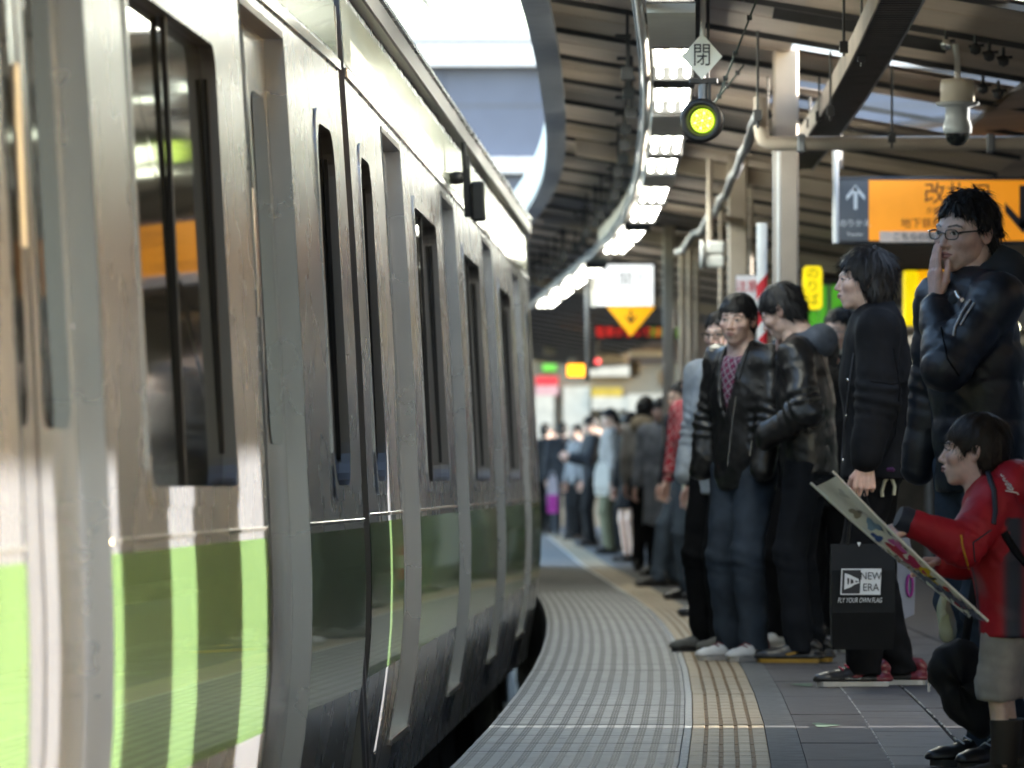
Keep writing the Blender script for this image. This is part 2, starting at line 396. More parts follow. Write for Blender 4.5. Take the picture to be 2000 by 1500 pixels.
def make_car(label):
    root = empty('train_carriage'); tag(root, label, 'train carriage', 'carriages of the green striped train')
    rot = empty('body_tilt'); bpy.data.objects.remove(rot)
    # side skin
    ts = sorted(set([0., LC] + [round(c+s*.65,4) for c in DOORS for s in (-1,1)] + [round(q,4) for w_ in WINS for q in w_]))
    vv = sorted(set(VS + [WV0, WV1])); mb = MB()
    idx = {}; V = []; Fs = []
    def vid(i, j, t, v):
        if (i,j) not in idx: idx[(i,j)] = len(V); V.append((U(v), t, v))
        return idx[(i,j)]
    for i in range(len(ts)-1):
        for j in range(len(vv)-1):
            if not cell_open((ts[i]+ts[i+1])/2, (vv[j]+vv[j+1])/2):
                Fs.append((vid(i,j,ts[i],vv[j]), vid(i+1,j,ts[i+1],vv[j]), vid(i+1,j+1,ts[i+1],vv[j+1]), vid(i,j+1,ts[i],vv[j+1])))
    mb.add(V, Fs, M_ss, True)
    # end walls, far side, floor
    for t, e in ((0, 1), (LC, -1)):
        pv = [(U(v), t, v) for v in VS] + [(-.10,t,2.62),(-.45,t,2.78),(-1.4,t,2.86),(-2.35,t,2.78),(-2.75,t,2.5),(-2.8,t,-.3)]
        mb.add(pv, [tuple(range(len(pv)))], M_ssdark)
    mb.box(-2.8,-2.78,0,LC,-.3,2.5, M_ss); mb.box(-2.78,-.14,.01,LC-.01,-.29,-.2, M_dark)
    body = mb.obj('body', root, recalc=False)
    rf = MB(); pr = [(-.02,2.50),(-.06,2.58),(-.18,2.68),(-.45,2.775),(-.9,2.84),(-1.4,2.86),(-1.9,2.84),(-2.35,2.775),(-2.75,2.52)]
    V = [(u,t,v) for t in (0,LC) for u,v in pr]; k = len(pr)
    rf.add(V, [(j,k+j,k+j+1,j+1) for j in range(k-1)], M_grey, True); rf.obj('roof', root, recalc=False)
    gt = MB(); gt.box(-.05,.022,0,LC,2.415,2.50, M_ssdark, bev=.006); gt.box(-.05,.03,0,LC,2.503,2.520, M_ss); gt.obj('gutter', root)
    # stripes between the doors, trims
    edges = [0.] + [q for c in DOORS for q in (c-.65, c+.65)] + [LC]
    for a, b in zip(edges[::2], edges[1::2]):
        lo = MB(); ribbon(lo, a+.012, b-.012, .205, .698, M_gr, .0022, 1); lo.obj('green_stripe', root, recalc=False)
        tr = MB(); tr.box(-.002,.006,a+.01,b-.01,.716,.728, M_ssbright, bev=.002); tr.obj('waist_trim', root)
        for q in (a+.004, b-.004):
            if 0 < q < LC-.1:
                pass
    up = MB(); ribbon(up, 0.02, LC-.02, 2.165, 2.385, M_gr, .002, 1); up.obj('upper_green_stripe', root, recalc=False)
    rl = MB(); rl.box(U(2.12)-.002, U(2.12)+.010, 0.01, LC-.01, 2.115, 2.15, M_ssbright, bev=.003); rl.obj('rail_trim', root)
    for c in [DOORS[i]+2.42 for i in range(3)]:      # panel seams
        sm = MB()
        for v0, v1 in ((2.16,2.38),): ribbon(sm, c-.006, c+.006, v0, v1, M_seal, .004)
        sm.obj('panel_seam', root, recalc=False)
    # windows
    for a, b in WINS:
        f, gl, bars = win_frame(a, b, r=(.13 if b-a < 1 else .07)); fo = f.obj('window_frame', root)
        gl.obj('pane', fo, recalc=False)
        for bar in bars: bar.obj('mullion', fo)
    # doors
    D = .052
    for c in DOORS:
        a, b = c-.65, c+.65
        j = MB()    # jambs and header
        V = []; vv2 = [-.09] + [v for v in VS if -.08 < v < 2.06] + [2.07]
        for t in (a, b):
            k0 = len(V)
            for v in vv2: V += [(U(v)+.003,t,v),(U(v)-D,t,v)]
            Fs = [(k0+2*q,k0+2*q+1,k0+2*q+3,k0+2*q+2) for q in range(len(vv2)-1)]
            j.add(V[k0:], [tuple(x-k0 for x in f_) for f_ in Fs], M_ss, False)
        j.box(U(2.07)-D, U(2.07)+.003, a, b, 2.066, 2.085, M_ssdark)
        j.obj('door_frame', root)
        for t in (a-.012, b+.0):
            tk = MB(); ribbon(tk, t, t+.012, -.09, 2.07, M_seal, .003); tk.obj('door_seal', root, recalc=False)
        sl = MB(); sl.box(-.088-D, -.070, a, b, -.10, -.075, M_ssbright, bev=.002); sl.obj('door_sill', root)
        for s in (0, 1):
            a2, b2 = (a+.004, c-.004) if s == 0 else (c+.004, b-.004)
            lf = MB(); ribbon(lf, a2, b2, -.075, 2.066, M_ssdoor, -D)
            dl = lf.obj('door', root, recalc=False)
            wm = MB(); ww = (b2-a2)*.62; ct = (a2+b2)/2; out = rrect(ww, .95, .07, 5)
            wm.add([(U(1.45+q[1])-D+.004, ct+q[0], 1.42+q[1]) for q in out], [tuple(range(len(out)))], M_glass); wm.obj('door_window', dl, recalc=False)
            if s == 0:
                st_ = MB(); st_.box(U(1.5)-D+.002, U(1.5)-D+.006, c-.10, c-.03, 1.28, 1.62, M_white); st_.obj('door_sticker', dl)
            ed = MB(); q = c - .012 if s == 0 else c
            ribbon(ed, q, q+.012, -.07, 2.06, M_seal, -D+.002); ed.obj('door_rubber', dl, recalc=False)
    # skirt hatches and underframe gear
    ub = MB(); random.seed(5)
    t = 1.
    while t < LC-1.5:
        L_ = random.uniform(.8,1.9); ub.box(-1.9, -.30-random.uniform(0,.15), t, t+L_, -1.0, -.3, M_dark, bev=.01); t += L_+random.uniform(.2,.8)
    ub.obj('underframe_box', root)
    for c in (3.2, 16.8):
        for w_ in (-1.05, 1.05):
            wh = MB(); wh.lathe([(0,0),(.36,0),(.43,.02),(.43,.12),(0,.13)], M_dark, 20, Matrix.Translation((-.55,c+w_,-.85)) @ Matrix.Rotation(R(90),4,'Y'))
            wh.obj('wheel', root)
    return root
def pose_car(root, x_at, z_at, slope, z_start, dz=0.):
    x0 = x_at + slope*(z_start - z_at)
    T = Matrix.Translation((x0, z_start, .7+dz)) @ Matrix.Rotation(-math.atan(slope),4,'Z') @ Matrix.Rotation(CANT,4,'Y') @ Matrix.Translation((0,0,-.7))
    root.matrix_world = T
def copy_tree(o, parent=None):
    c = o.copy(); COL.objects.link(c); c.parent = parent
    for ch in list(o.children): copy_tree(ch, c)
    return c
car2 = make_car('second carriage, its whole side receding behind the gap to the far bend')
car1 = copy_tree(car2); car1['label'] = 'nearest carriage filling the left of the photo, out of focus with bright sun patches'
car3 = copy_tree(car2); car3['label'] = 'third carriage, mostly hidden beyond the far end of the second one'
pose_car(car2, -.444, 19.87, .0317, 19.55)
pose_car(car1, -.48, 18.6, .0484, 19.05-LC, -.012)
pose_car(car3, .16, 39.9, .003, 40.05)
M_pgs = steel('green stripe steel paled as sunlit', (.60,.64,.50), .20, .005); M_pgs.node_tree.nodes['Principled BSDF'].inputs['Metallic'].default_value = .55  # stripe paled in colour to stand in for sun and reflections
for ch in car2.children:
    if ch.name.startswith('upper_green'): ch.data = ch.data.copy(); ch.data.materials[0] = M_pgs
# gangway bellows between the carriages
for (x, y, rz, lb) in ((-.50,19.3,-.04,'black rubber bellows joining the near and second carriage'),(.15,39.8,-.02,'black rubber bellows joining the second and third carriage')):
    b = MB()
    for k in range(5):
        b.box(-2.0,-.62,-.24+k*.1,-.17+k*.1,-.1,2.3, M_black); 
    b.box(-1.95,-.66,-.25,.25,-.05,2.25, M_seal)
    o = b.obj('gangway_bellows', None, (x,y,0), rz); tag(o, lb, 'gangway')
hd = MB(); hd.box(-.14,-.03,0,.07,-.2,2.35, M_ssdark, bev=.01); o = hd.obj('end_fairing', car2, (0,-.1,0))
o = hd.obj('end_fairing', car1, (0,LC+.03,0))
# small lamp unit hanging from the gutter of the second carriage
su = MB(); su.box(.04,.075,-.02,.02,2.02,2.30, M_black, bev=.005); sr = su.obj('side_lamp', car2, (0,8.2,0))
s2 = MB(); s2.box(.075,.135,-.05,.05,2.00,2.18, M_black, bev=.01); s2.obj('lamp_box', sr)
s3 = MB(); s3.tube([(.05,-.02,2.36),(.055,-.02,2.24)], .012, M_black); s3.lathe([(0,0),(.03,.005),(.036,.03),(.03,.055),(0,.06)], M_black, 12, Matrix.Translation((.01,-.02,2.17))); s3.obj('lamp_head', sr)
# ---------------------------------------------------------------- canopy
CAN = empty('platform_canopy'); tag(CAN, 'long curved platform canopy with beige ribbed underside over the waiting people', 'canopy')
OV = -.61; OM = 1.05; OR_ = 1.9
def Hc(o): return 3.20 - .17*(o - OV)
def roof_panel(z0, z1, o0, o1, m, nx=1):
    mb = MB(); V = []
    # a folded sheet: shallow trapezoid folds running across the platform
    prof = [(0,0),(.47,0),(.48,.012),(.52,.012),(.53,0),(1,0)]
    n = len(prof)
    for u, dz in prof:
        z = z0 + .012 + (z1-z0-.024)*u
        for k in range(nx+1):
            o = o0 + (o1-o0)*k/nx; V.append((Kc(z)+o, z, Hc(o)+dz))
    Fs = [(i*(nx+1)+k, i*(nx+1)+k+1, (i+1)*(nx+1)+k+1, (i+1)*(nx+1)+k) for i in range(n-1) for k in range(nx)]
    mb.add(V, Fs, m)
    V2 = [(x,y,z+.02) for x,y,z in V]; mb.add(V2, Fs, m)
    mb.obj('roof_panel', CAN, recalc=False)
zb = [18+2.0*i for i in range(-11, 44)]
for i in range(len(zb)-1):
    z0, z1 = zb[i], zb[i+1]
    m = M_ceilgrey if random.random() < .5 else M_ceil
    roof_panel(z0, z1, OV, OM-.45, m)
    if z0 == 30: roof_panel(z0, z0+.35, OM-.45, OR_+.2, M_ceil); roof_panel(z0+.95, z1+.9, OM-.45, OR_+.2, M_ceil); continue
    if z0 == 32: roof_panel(z0+1.75,z1, OM-.45, OM-.1, M_ceil); continue
    if z0 == 34: roof_panel(z0+1.4, z1, OM-.45, OR_+.2, M_ceil); continue
    roof_panel(z0, z1, OM-.45, 1.42 if 18 < z0 < 25 else OR_+.2, M_ceil)  # panels cut short here to let sun reach the carriage's upper band
for z in zb:                                # purlins
    mb = MB(); a = (Kc(z)+OV+.02, z); 
    V = []
    for o in (OV+.02, OR_+.2):
        for dy, dz in ((-.014,-.001),(.014,-.001),(.014,-.028),(-.014,-.028)): V.append((Kc(z)+o, z+dy, Hc(o)+dz))
    mb.add(V, [(0,1,2,3),(4,7,6,5),(0,4,5,1),(1,5,6,2),(2,6,7,3),(3,7,4,0)], M_dark if z > 0 else M_beige); mb.obj('purlin', CAN)
def curve_box(fn, o0, o1, h0, h1, z0, z1, m, name, parent, step=1.0, wob=0.):
    mb = MB(); n = max(2, int((z1-z0)/step)); V = []; Fs = []
    for i in range(n+1):
        z = z0+(z1-z0)*i/n; x = fn(z); w_ = wob*math.sin(z*1.9)
        V += [(x+o0+w_,z,h0),(x+o1+w_,z,h0),(x+o1+w_,z,h1),(x+o0+w_,z,h1)]
    for i in range(n):
        for j in range(4): Fs.append((i*4+j, i*4+(j+1)%4, (i+1)*4+(j+1)%4, (i+1)*4+j))
    Fs += [(0,1,2,3),(n*4+3,n*4+2,n*4+1,n*4)]
    mb.add(V, Fs, m); return mb.obj(name, parent)
curve_box(Kc, OV-.09, OV-.005, 3.06, 3.34, -4, 104, M_white, 'fascia', CAN)
curve_box(Kc, OV-.088, OV+.04, 3.02, 3.057, -4, 104, M_grey, 'fascia_soffit', CAN)
# right hand half of the roof rises again to the far side
rb = MB()
for z0 in np.arange(-4, 104, 4.):
    if z0 in (32.,): 
        pass
    x0 = lambda z: Kc(z)+OR_+.2
    V = [(x0(z0),z0,Hc(OR_+.2)+.01),(6.1,z0,3.05),(6.1,z0+3.97,3.05),(x0(z0+3.97),z0+3.97,Hc(OR_+.2)+.01)]
    if 28 <= z0 <= 32:  V[0] = (2.5,z0,2.76); V[3] = (2.5,z0+3.97,2.76)
    q = MB(); q.add(V, [(0,1,2,3)], M_ceil); q.add([(a,b,c+.03) for a,b,c in V], [(0,1,2,3)], M_ceil); q.obj('roof_slab', CAN, recalc=False)
vb = MB(); vb.box(6.0,6.08,-20,76,2.33,3.1, M_beige); vb.obj('sun_stop_valance', CAN)  # added edge panel, its bottom set to cap the sun on the train
# longitudinal girders
# cross beams at the columns
COLS = [41.0, 52.0, 66.0]
def colx(z): return Kc(z)+.57 if z > 45 else Kc(z)+.58
for z in COLS:
    cb = MB(); V = []
    for o in (-.5, 2.0):
        for dy, dz in ((-.04,-.06),(.04,-.06),(.04,-.17),(-.04,-.17)): V.append((Kc(z)+o, z+.12+dy, Hc(o)+dz))
    cb.add(V, [(0,1,2,3),(4,7,6,5),(0,4,5,1),(1,5,6,2),(2,6,7,3),(3,7,4,0)], M_beige); cb.obj('cross_beam', CAN)
for z, lb in ((31.0,'nearest thick beige canopy column, behind the bowed man'),(41.0,'second beige canopy column, behind the small speaker'),(52.0,'blurred beige canopy column in the middle of the platform')):
    c = MB(); x = colx(z); w_ = .064
    if z > 45: w_ = .05
    c.box(x-w_, x+w_, z-w_, z+w_, 0, 3.01, M_beige, bev=.012)
    o = c.obj('canopy_column'); tag(o, lb, 'column', 'columns down the middle of the platform')
    b = MB(); b.box(x-w_-.02, x+w_+.02, z-w_-.02, z+w_+.02, 0, .05, M_grey, bev=.01); b.obj('base_plate', o)
# pipes beside columns
def pipe(name, pts, r, m, label, cat='pipe', n=10, group=None):
    b = MB(); b.tube(pts, r, m, n=n); o = b.obj(name); tag(o, label, cat, group); return o
pipe('downpipe', [at(1521,295,30.8), at(1521,620,30.8), (at(1521,620,30.8).x,30.8,0)], .011, M_white, 'thin white conduit running down the left of the nearest column')
for px, z, r, lb in ((1332,55,.028,'left of three thin beige pipes beside the far columns'),(1347,55.3,.03,'middle of three thin beige pipes beside the far columns'),(1361,55.1,.022,'right of three thin beige pipes beside the far columns'),(1408,46,.018,'slim beige pipe left of the white notice'),(1434,46.5,.03,'thicker beige pipe just left of the white notice'),(1466,44,.016,'slim pipe behind the white notice')):
    p = at(px,480,z); pipe('standpipe', [(p.x,z,0),(p.x,z,2.95)], r, M_beige, lb, group='vertical pipes by the columns')
# large pipe with an elbow, in front of the nearest column
p0 = at(1486,190,30.2); p1 = at(1486,250,30.2); e1 = at(1500,280,30.2)
pts = [p0, p1] + [p1.lerp(e1, .33)+Vector((-.006,0,-.01)), p1.lerp(e1,.66)+Vector((-.008,0,-.012))] + [e1] + [Vector((x,30.2,e1.z)) for x in (1.5,2.2,3.4)]
pp = pipe('overhead_pipe', pts, .036, M_beige, 'large beige pipe crossing under the canopy with an elbow at the column', n=14)
for x in (1.42, 2.35):
    b = MB(); b.box(x-.02,x+.02,30.155,30.245,e1.z-.045,e1.z+.045, M_grey, bev=.008); b.obj('pipe_clamp', pp)
# flexible conduit following the curve
zz = np.linspace(29.5, 47, 40); b = MB()
b.tube([(Kc(z)+.41-.004*max(0,z-40), z, 2.60+.015*math.sin(z*2.3)+(0 if z<46 else -.03)) for z in zz], [.024+.004*(i%2) for i in range(40)], M_grey, n=8)
tag(b.obj('flexible_conduit'), 'grey ribbed conduit sweeping along the curve behind the signal lamp', 'conduit')
zz = np.linspace(14, 74, 70); b = MB()
b.tube([(Kc(z)-.125, z, 2.70+.012*math.sin(z*1.7)) for z in zz], .017, mat('pinkish painted pipe',(.50,.43,.39),.45), n=8)
b.tube([(Kc(z)-.150, z, 2.725) for z in zz], .008, M_grey, n=6)
o = b.obj('lighting_conduit'); tag(o, 'pale conduit bundle sweeping left of the row of fluorescent lamps', 'conduit')
# slatted trays
def tray(name, fn, o0, o1, h, z0, z1, pitch, label, flange):
    root = empty(name); tag(root, label, 'cable tray')
    curve_box(fn, o0-.008, o0, h-.005, h+.10, z0, z1, flange, 'left_flange', root, .8)
    curve_box(fn, o1, o1+.008, h-.005, h+.10, z0, z1, M_grey, 'right_flange', root, .8)
    curve_box(fn, o0+.002, o1-.002, h+.05, h+.06, z0, z1, M_dark, 'tray_bed', root, .8)
    n = int((z1-z0)/pitch); sl = MB()
    for i in range(n):
        z = z0+pitch*i
        if i < 290:
            a = MB(); a.box(o0, o1, z, z+pitch*.45, h, h+.018, M_rib); x = fn(z); o = a.obj('slat', root, (x,0,0))
        else: sl.box(o0+fn(z), o1+fn(z), z, z+pitch*.45, h, h+.018, M_rib)
    if sl.v: o = sl.obj('far_slats', root); tag(o, kind='stuff')
    return root
tray('cable_tray', lambda z: Pe(z) if z < 36 else Pe(36)+Kc(z)-Kc(36), 1.42, 1.585, 2.70, 17, 37, .12, 'wide dark slatted cable tray hung at the upper right', M_beige)
tray('lamp_tray', Kc, -.10, .115, 2.78, 18, 50, .11, 'dark slatted tray above the row of fluorescent lamps', M_beige)
# fluorescent fixtures: casing and three tubes
FX = [(21.3,23.5),(26.0,28.1),(28.6,30.6),(32.6,34.5),(34.9,36.7),(38.3,40.6),(41.0,43.6),(45.0,47.0),(47.3,49.6),(53,55.4),(55.8,58.4),(58.9,61.5),(62,65)]
for i, (a, b_) in enumerate(FX):
    lb = ['first lamp at the top edge, only its tube ends showing','lamp beside the diamond sign, upper of the near pair','lamp beside the round signal, lower of the near pair','upper lamp of the second pair','lower lamp of the second pair','upper lamp of the third pair','lower lamp of the third pair','upper lamp of the fourth pair above the white sign','lower lamp of the fourth pair above the white sign','first lamp left of the white sign','second lamp left of the white sign','third lamp left of the white sign','last lamp, lowest, beside the train end'][i]
    r_ = empty('fluorescent_lamp', (Kc((a+b_)/2), (a+b_)/2, 2.70), ang(Kc, (a+b_)/2, 1.)); tag(r_, 'three-tube white fluorescent fixture, '+lb, 'lamp', 'fluorescent lamps along the canopy')
    L_ = (b_-a)/2
    c = MB(); c.box(-.095,.095,-L_,L_,.02,.06, M_case, bev=.006); c.obj('casing', r_)
    for s in (-1,1):
        c = MB(); c.box(-.095,.095, s*L_-.02, s*L_+.02, -.04,.022, M_dark, bev=.004); c.obj('end_plate', r_)
    for x in (-.062,0,.062):
        t_ = MB(); t_.tube([(x,-L_+.03,-.012),(x,L_-.03,-.014)], .0145, M_lamp if i < 9 else M_lampfar, n=10); t_.obj('tube', r_)
for z0, z1, lb in ((24.0,25.9,'white casing plate between the top lamp and the near pair'),(30.8,32.5,'white casing plate between the first and second lamp pair'),(36.9,38.1,'white casing plate between the second and third lamp pair')):
    o = curve_box(Kc, -.095, .095, 2.66, 2.755, z0, z1, M_white, 'casing_plate', None, .6); tag(o, lb, 'casing', 'casing plates between the lamps')
# hanging brackets and junction boxes under the roof
random.seed(11)
ORD = ['first','second','third','fourth','fifth','sixth','seventh','eighth','ninth','tenth','eleventh','twelfth','thirteenth','fourteenth','fifteenth','sixteenth','seventeenth','eighteenth','nineteenth','twentieth']+['twenty-'+q for q in ('first','second','third','fourth','fifth','sixth')]
for i in range(26):
    z = 30+i*1.6; 
    for o_, m in ((-.22, M_dark),):
        x = Kc(z)+o_+random.uniform(-.02,.03); h = Hc(o_)
        b = MB(); b.box(x-.008,x+.008,z-.008,z+.008,h-.28,h, m); b.box(x-.03,x+.03,z-.02,z+.02,h-.34,h-.28, m)
        b.box(x-.06,x+.02,z-.01,z+.01,h-.14,h-.12, m)
        tag(b.obj('pipe_hanger'), ('nearest' if i==0 else ORD[i]+' nearest')+' of the small dark hangers under the canopy left of the lamps', 'hanger', 'dark hangers in a row under the canopy')
for hi_, (px, py0, py1, z) in enumerate(((1683,-10,130,27),(1648,-20,110,26),(1622,100,235,29.5),(1600,150,240,31.5),(1742,128,290,30),(1480,60,250,28),(1500,150,235,33),(1582,190,250,33),(1352,215,260,34),(1386,310,472,39.5))):
    p = at(px,py0,z); q = at(px,py1,z); b = MB()
    thick = .02 if px == 1386 else .006
    b.tube([p,q], thick, M_beige if px==1386 else M_dark, n=8); k = q.lerp(p,.12)
    if px != 1386: b.box(k.x-.018,k.x+.018,z-.02,z+.02,k.z-.02,k.z+.03, M_dark)
    tag(b.obj('hanger_rod'), ['longest thin rod left of the slatted tray at the top','thin rod crossing the top left edge of the tray','short thin rod just left of the slatted tray foot','thin rod in the bright gap left of the tray','thin rod with a hook right of the tray over the big pipe','thin rod right of the diamond sign','thin rod at the left of the nearest column','thin rod between the nearest column and the tray','stub rod under the round signal'][hi_] if px != 1386 else 'beige pipe dropping to the small white speaker', 'rod', None if px == 1386 else 'hanger rods at the upper right')
for j, (a, b_) in enumerate((((1480,-5,24.5),(1402,192,25.5)), ((1452,128,27),(1392,205,26.5)), ((1252,30,27),(1300,90,27)))):
    p, q = at(*a), at(*b_); b = MB(); b.tube([p,q], .0045, mat('green wire',(.03,.05,.04),.5), n=6)
    for t in (.2,.55,.8):
        c = p.lerp(q,t); b.box(c.x-.01,c.x+.01,c.y-.01,c.y+.01,c.z-.008,c.z+.012, M_dark)
    tag(b.obj('stay_wire'), ['dark green stay wire running down from the top right of the diamond sign','short dark stay wire below the long one, right of the round signal','short dark stay wire at the top left of the lamps'][j], 'wire')
# dark recessed plates, bird spikes and clutter at the upper right
for (px,py,pw,ph,z,lb) in ((1600,34,180,34,28.3,'long dark plate between the roof ribs left of the cable tray'),(1805,82,90,30,28.6,'short dark plate between the roof ribs right of the cable tray')):
    p = at(px,py,z); s = z/F; b = MB(); M_ = Matrix.Translation(p) @ Matrix.Rotation(R(9.6),4,'Y')
    b.box(-pw*s/2,pw*s/2,0,.03,-ph*s/2,ph*s/2, M_dark, M=M_); tag(b.obj('roof_plate'), lb, 'plate')
for fi_, (px,py,z) in enumerate(((1905,95,27.5),(1932,108,27.5),(1960,118,27.6),(1920,172,29),(1950,182,29),(1848,86,27.4))):
    p = at(px,py,z); b = MB(); b.tube([p+Vector((0,0,.06)),p], .008, M_dark, n=6); b.lathe([(0,-.03),(.022,-.02),(.026,0),(.018,.02),(0,.025)], M_dark if px>1900 else M_ssbright, 10, Matrix.Translation(p))
    b.tube([p+Vector((-.03,0,.01)),p+Vector((.04,0,.015))], .007, M_dark, n=6)
    tag(b.obj('pipe_fitting'), ['dark pipe fitting just right above the dome camera','middle dark pipe fitting of the upper three','rightmost dark pipe fitting of the upper three','left dark pipe fitting of the lower pair','right dark pipe fitting of the lower pair','shiny small pipe fitting left above the dome camera'][fi_], 'fitting', 'pipe fittings near the dome camera')
for (o0,o1,h,m) in ():
    o = curve_box(Kc,o0,o1,h,h+.025,16,40,m,'cable_run',None); tag(o,'thin straight cable run under the roof, '+('left' if o0<1.5 else 'right')+' of the slatted tray','cable run')
# ---------------------------------------------------------------- dome camera
Z = 28.0; s = Z/F
dc = empty('dome_camera', at(1870,155,Z)); tag(dc, 'white ceiling dome camera with black glass ball, right of the slatted tray', 'camera')
b = MB(); b.tube([(.0,0,.0),(.0,0,.10),(-.01,0,.16)], .014, M_white, n=10); b.obj('mount_pipe', dc)
b = MB(); b.lathe([(0,0),(.072,0),(.078,-.02),(.078,-.105),(.07,-.108),(0,-.108)], mat('cream plastic',(.62,.56,.46),.4), 28); b.obj('housing', dc)
b = MB(); b.lathe([(0,-.104),(.098,-.104),(.10,-.115),(.08,-.122),(.055,-.13),(.055,-.18),(.062,-.20),(.066,-.22),(.064,-.245),(.058,-.247),(0,-.247)], mat('grey plastic',(.45,.47,.48),.3), 28); b.obj('shroud', dc)
b = MB(); b.lathe([(.056,-.245),(.055,-.262),(.046,-.285),(.028,-.30),(0,-.305)], M_glass, 24); b.obj('dome', dc)
# ---------------------------------------------------------------- signal lamp and diamond sign
Z = 24.5; s = Z/F
sg = empty('signal_lamp', at(1373,236,Z)); tag(sg, 'round black-rimmed platform signal lit yellow green, below the diamond sign', 'signal lamp')
T = Matrix.Rotation(R(90),4,'X') @ Matrix.Identity(4); TT = Matrix.Rotation(R(-14),4,'Z') @ T
b = MB(); b.lathe([(.0,-.10),(.06,-.10),(.075,-.06),(.080,-.01),(.086,.012),(.088,.028),(.080,.040),(.066,.040),(.058,.028),(.054,.004),(0,.004)], M_black, 40, TT); b.obj('hood', sg)
b = MB(); b.lathe([(0,.012),(.025,.011),(.050,.006),(.051,.0)], M_siggreen, 32, TT); le = b.obj('lens', sg)
b = MB()
for rr, nn, q in ((0,1,.006),(.014,6,.0022),(.022,12,.0018),(.031,6,.0055),(.038,22,.0018),(.044,28,.0018),(.0265,16,.0015)):
    for k in range(nn):
        a = 2*PI*k/nn+.3; c = TT @ Vector((rr*math.cos(a), rr*math.sin(a), .0125)); 
        b.lathe([(0,.002),(q,.001),(q,-.002)], M_sigdot, 8, Matrix.Translation(c) @ TT)
o = b.obj('lens_dots', le); tag(o, kind='stuff')
b = MB(); b.tube([(0,.02,.06),(0,.02,.15)], .018, M_grey); b.box(-.055,.06,.0,.04,.148,.172, M_dark, bev=.004); b.box(.02,.032,-.0,.03,.06,.15, M_dark); b.obj('bracket', sg)
b = MB(); b.tube([(0,.03,.15),(0,.03,.62)], .011, M_white); b.tube([(.022,.04,.15),(.022,.04,.62)], .006, M_dark); b.obj('pole', sg)
ds = empty('diamond_sign', at(1371,110,Z-.02)); tag(ds, 'white diamond sign with one black kanji hanging above the round signal', 'sign')
h_ = 45*s; w_ = 40*s; b = MB(); b.prism([(0,-h_),(w_,0),(0,h_),(-w_,0)], .004, mat('cream sign face',(.85,.85,.78),.5,var=.03)); b.obj('plate', ds)
b = MB(); text_mb(b, '閉', .098, M_ink, Matrix.Translation((0.0,-.002,.0)), depth=.001, squash=.78); b.obj('lettering', ds, (0,0,0))
# ---------------------------------------------------------------- orange exit sign
def panel(name, x0, y0, x1, y1, z, label, cat, face, frame=M_dark, fr=.02, depth=.12):
    a = at(x0,y1,z); c = at(x1,y0,z); W_, H_ = c.x-a.x, c.z-a.z
    r_ = empty(name, (a.x+W_/2, z, a.z+H_/2)); tag(r_, label, cat)
    b = MB(); b.box(-W_/2-fr, W_/2+fr, .004, depth, -H_/2-fr, H_/2+fr, frame, bev=.006); b.obj('case', r_)
    if face: b = MB(); b.box(-W_/2, W_/2, -.002, .0035, -H_/2, H_/2, face); b.obj('face', r_)
    return r_, W_, H_
Z = 35.; s = Z/F
r_, W_, H_ = panel('exit_sign', 1637,352,2080,470, Z, 'wide hanging sign, orange exit panel with dark down arrow and grey left end', 'sign', None)
cx = (1637+2080)/2; cy = 411
def lx(px): return (px-cx)*s
def lz(py): return (cy-py)*s
def part(name, fn, parent):
    b = MB(); fn(b); return b.obj(name, parent)
part('grey_panel', lambda b: b.box(lx(1640),lx(1696.5),-.002,.0035,lz(470),lz(352),M_signgrey), r_)
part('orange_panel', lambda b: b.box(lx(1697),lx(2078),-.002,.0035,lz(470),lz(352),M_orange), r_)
def arrow(b, X, Z0, L, up, m, wd):
    k = 1 if up else -1; y = -.006
    b.box(X-wd/2,X+wd/2,y,-.0025,min(Z0,Z0-k*L),max(Z0,Z0-k*L),m)
    for sx in (-1,1):
        V = [(X,y,Z0+k*wd*.7),(X+sx*L*.42,y,Z0-k*L*.38),(X+sx*L*.42,y,Z0-k*L*.38-k*wd*1.35),(X,y,Z0-k*wd*.9)]
        b.add(V,[(0,1,2,3)],m)
part('up_arrow', lambda b: arrow(b, lx(1671), lz(366), 43*s, True, M_white, 7*s), r_)
part('down_arrow', lambda b: arrow(b, lx(1998), lz(446), 84*s, False, M_ink, 14*s), r_)
def tx(parent, body, px, py, size, m, squash=1., shear=0., y=-.006, name='lettering'):
    b = MB(); text_mb(b, body, size, m, Matrix.Translation((lx(px),y,lz(py))), depth=.001, squash=squash, shear=shear); return b.obj(name, parent)
tx(r_, 'のりかえ', 1670, 437, .045, M_white); tx(r_, 'Transfer', 1670, 458, .028, M_white)
tx(r_, '改札口', 1870, 380, .13, mat('brown lettering',(.10,.05,.02),.6))
tx(r_, '地下鉄線', 1800, 437, .06, MATS['brown lettering']); tx(r_, '方面', 1822, 412, .04, MATS['brown lettering'])
part('notice_strip', lambda b: b.box(lx(1718),lx(1945),-.008,-.0035,lz(473),lz(452),mat('pale notice',(.75,.60,.50),.5)), r_)
tx(r_, 'こちらの階段をご利用', 1825, 463, .048, M_ink, y=-.011)
for px in (1632,):
    p = at(px,298,Z-.3); q = at(px,475,Z-.3); o = pipe('sign_post', [q,p,(p.x,p.y,2.95)], .018, M_white, 'pale hanging post at the left end of the orange exit sign', cat='post')
b = MB(); p = at(1634,250,Z-.1); b.tube([p+Vector((0,0,.3)), at(1636,330,Z-.1)], .03, M_dark); tag(b.obj('sign_hanger'), 'dark hanger at the upper left of the orange exit sign', 'hanger')
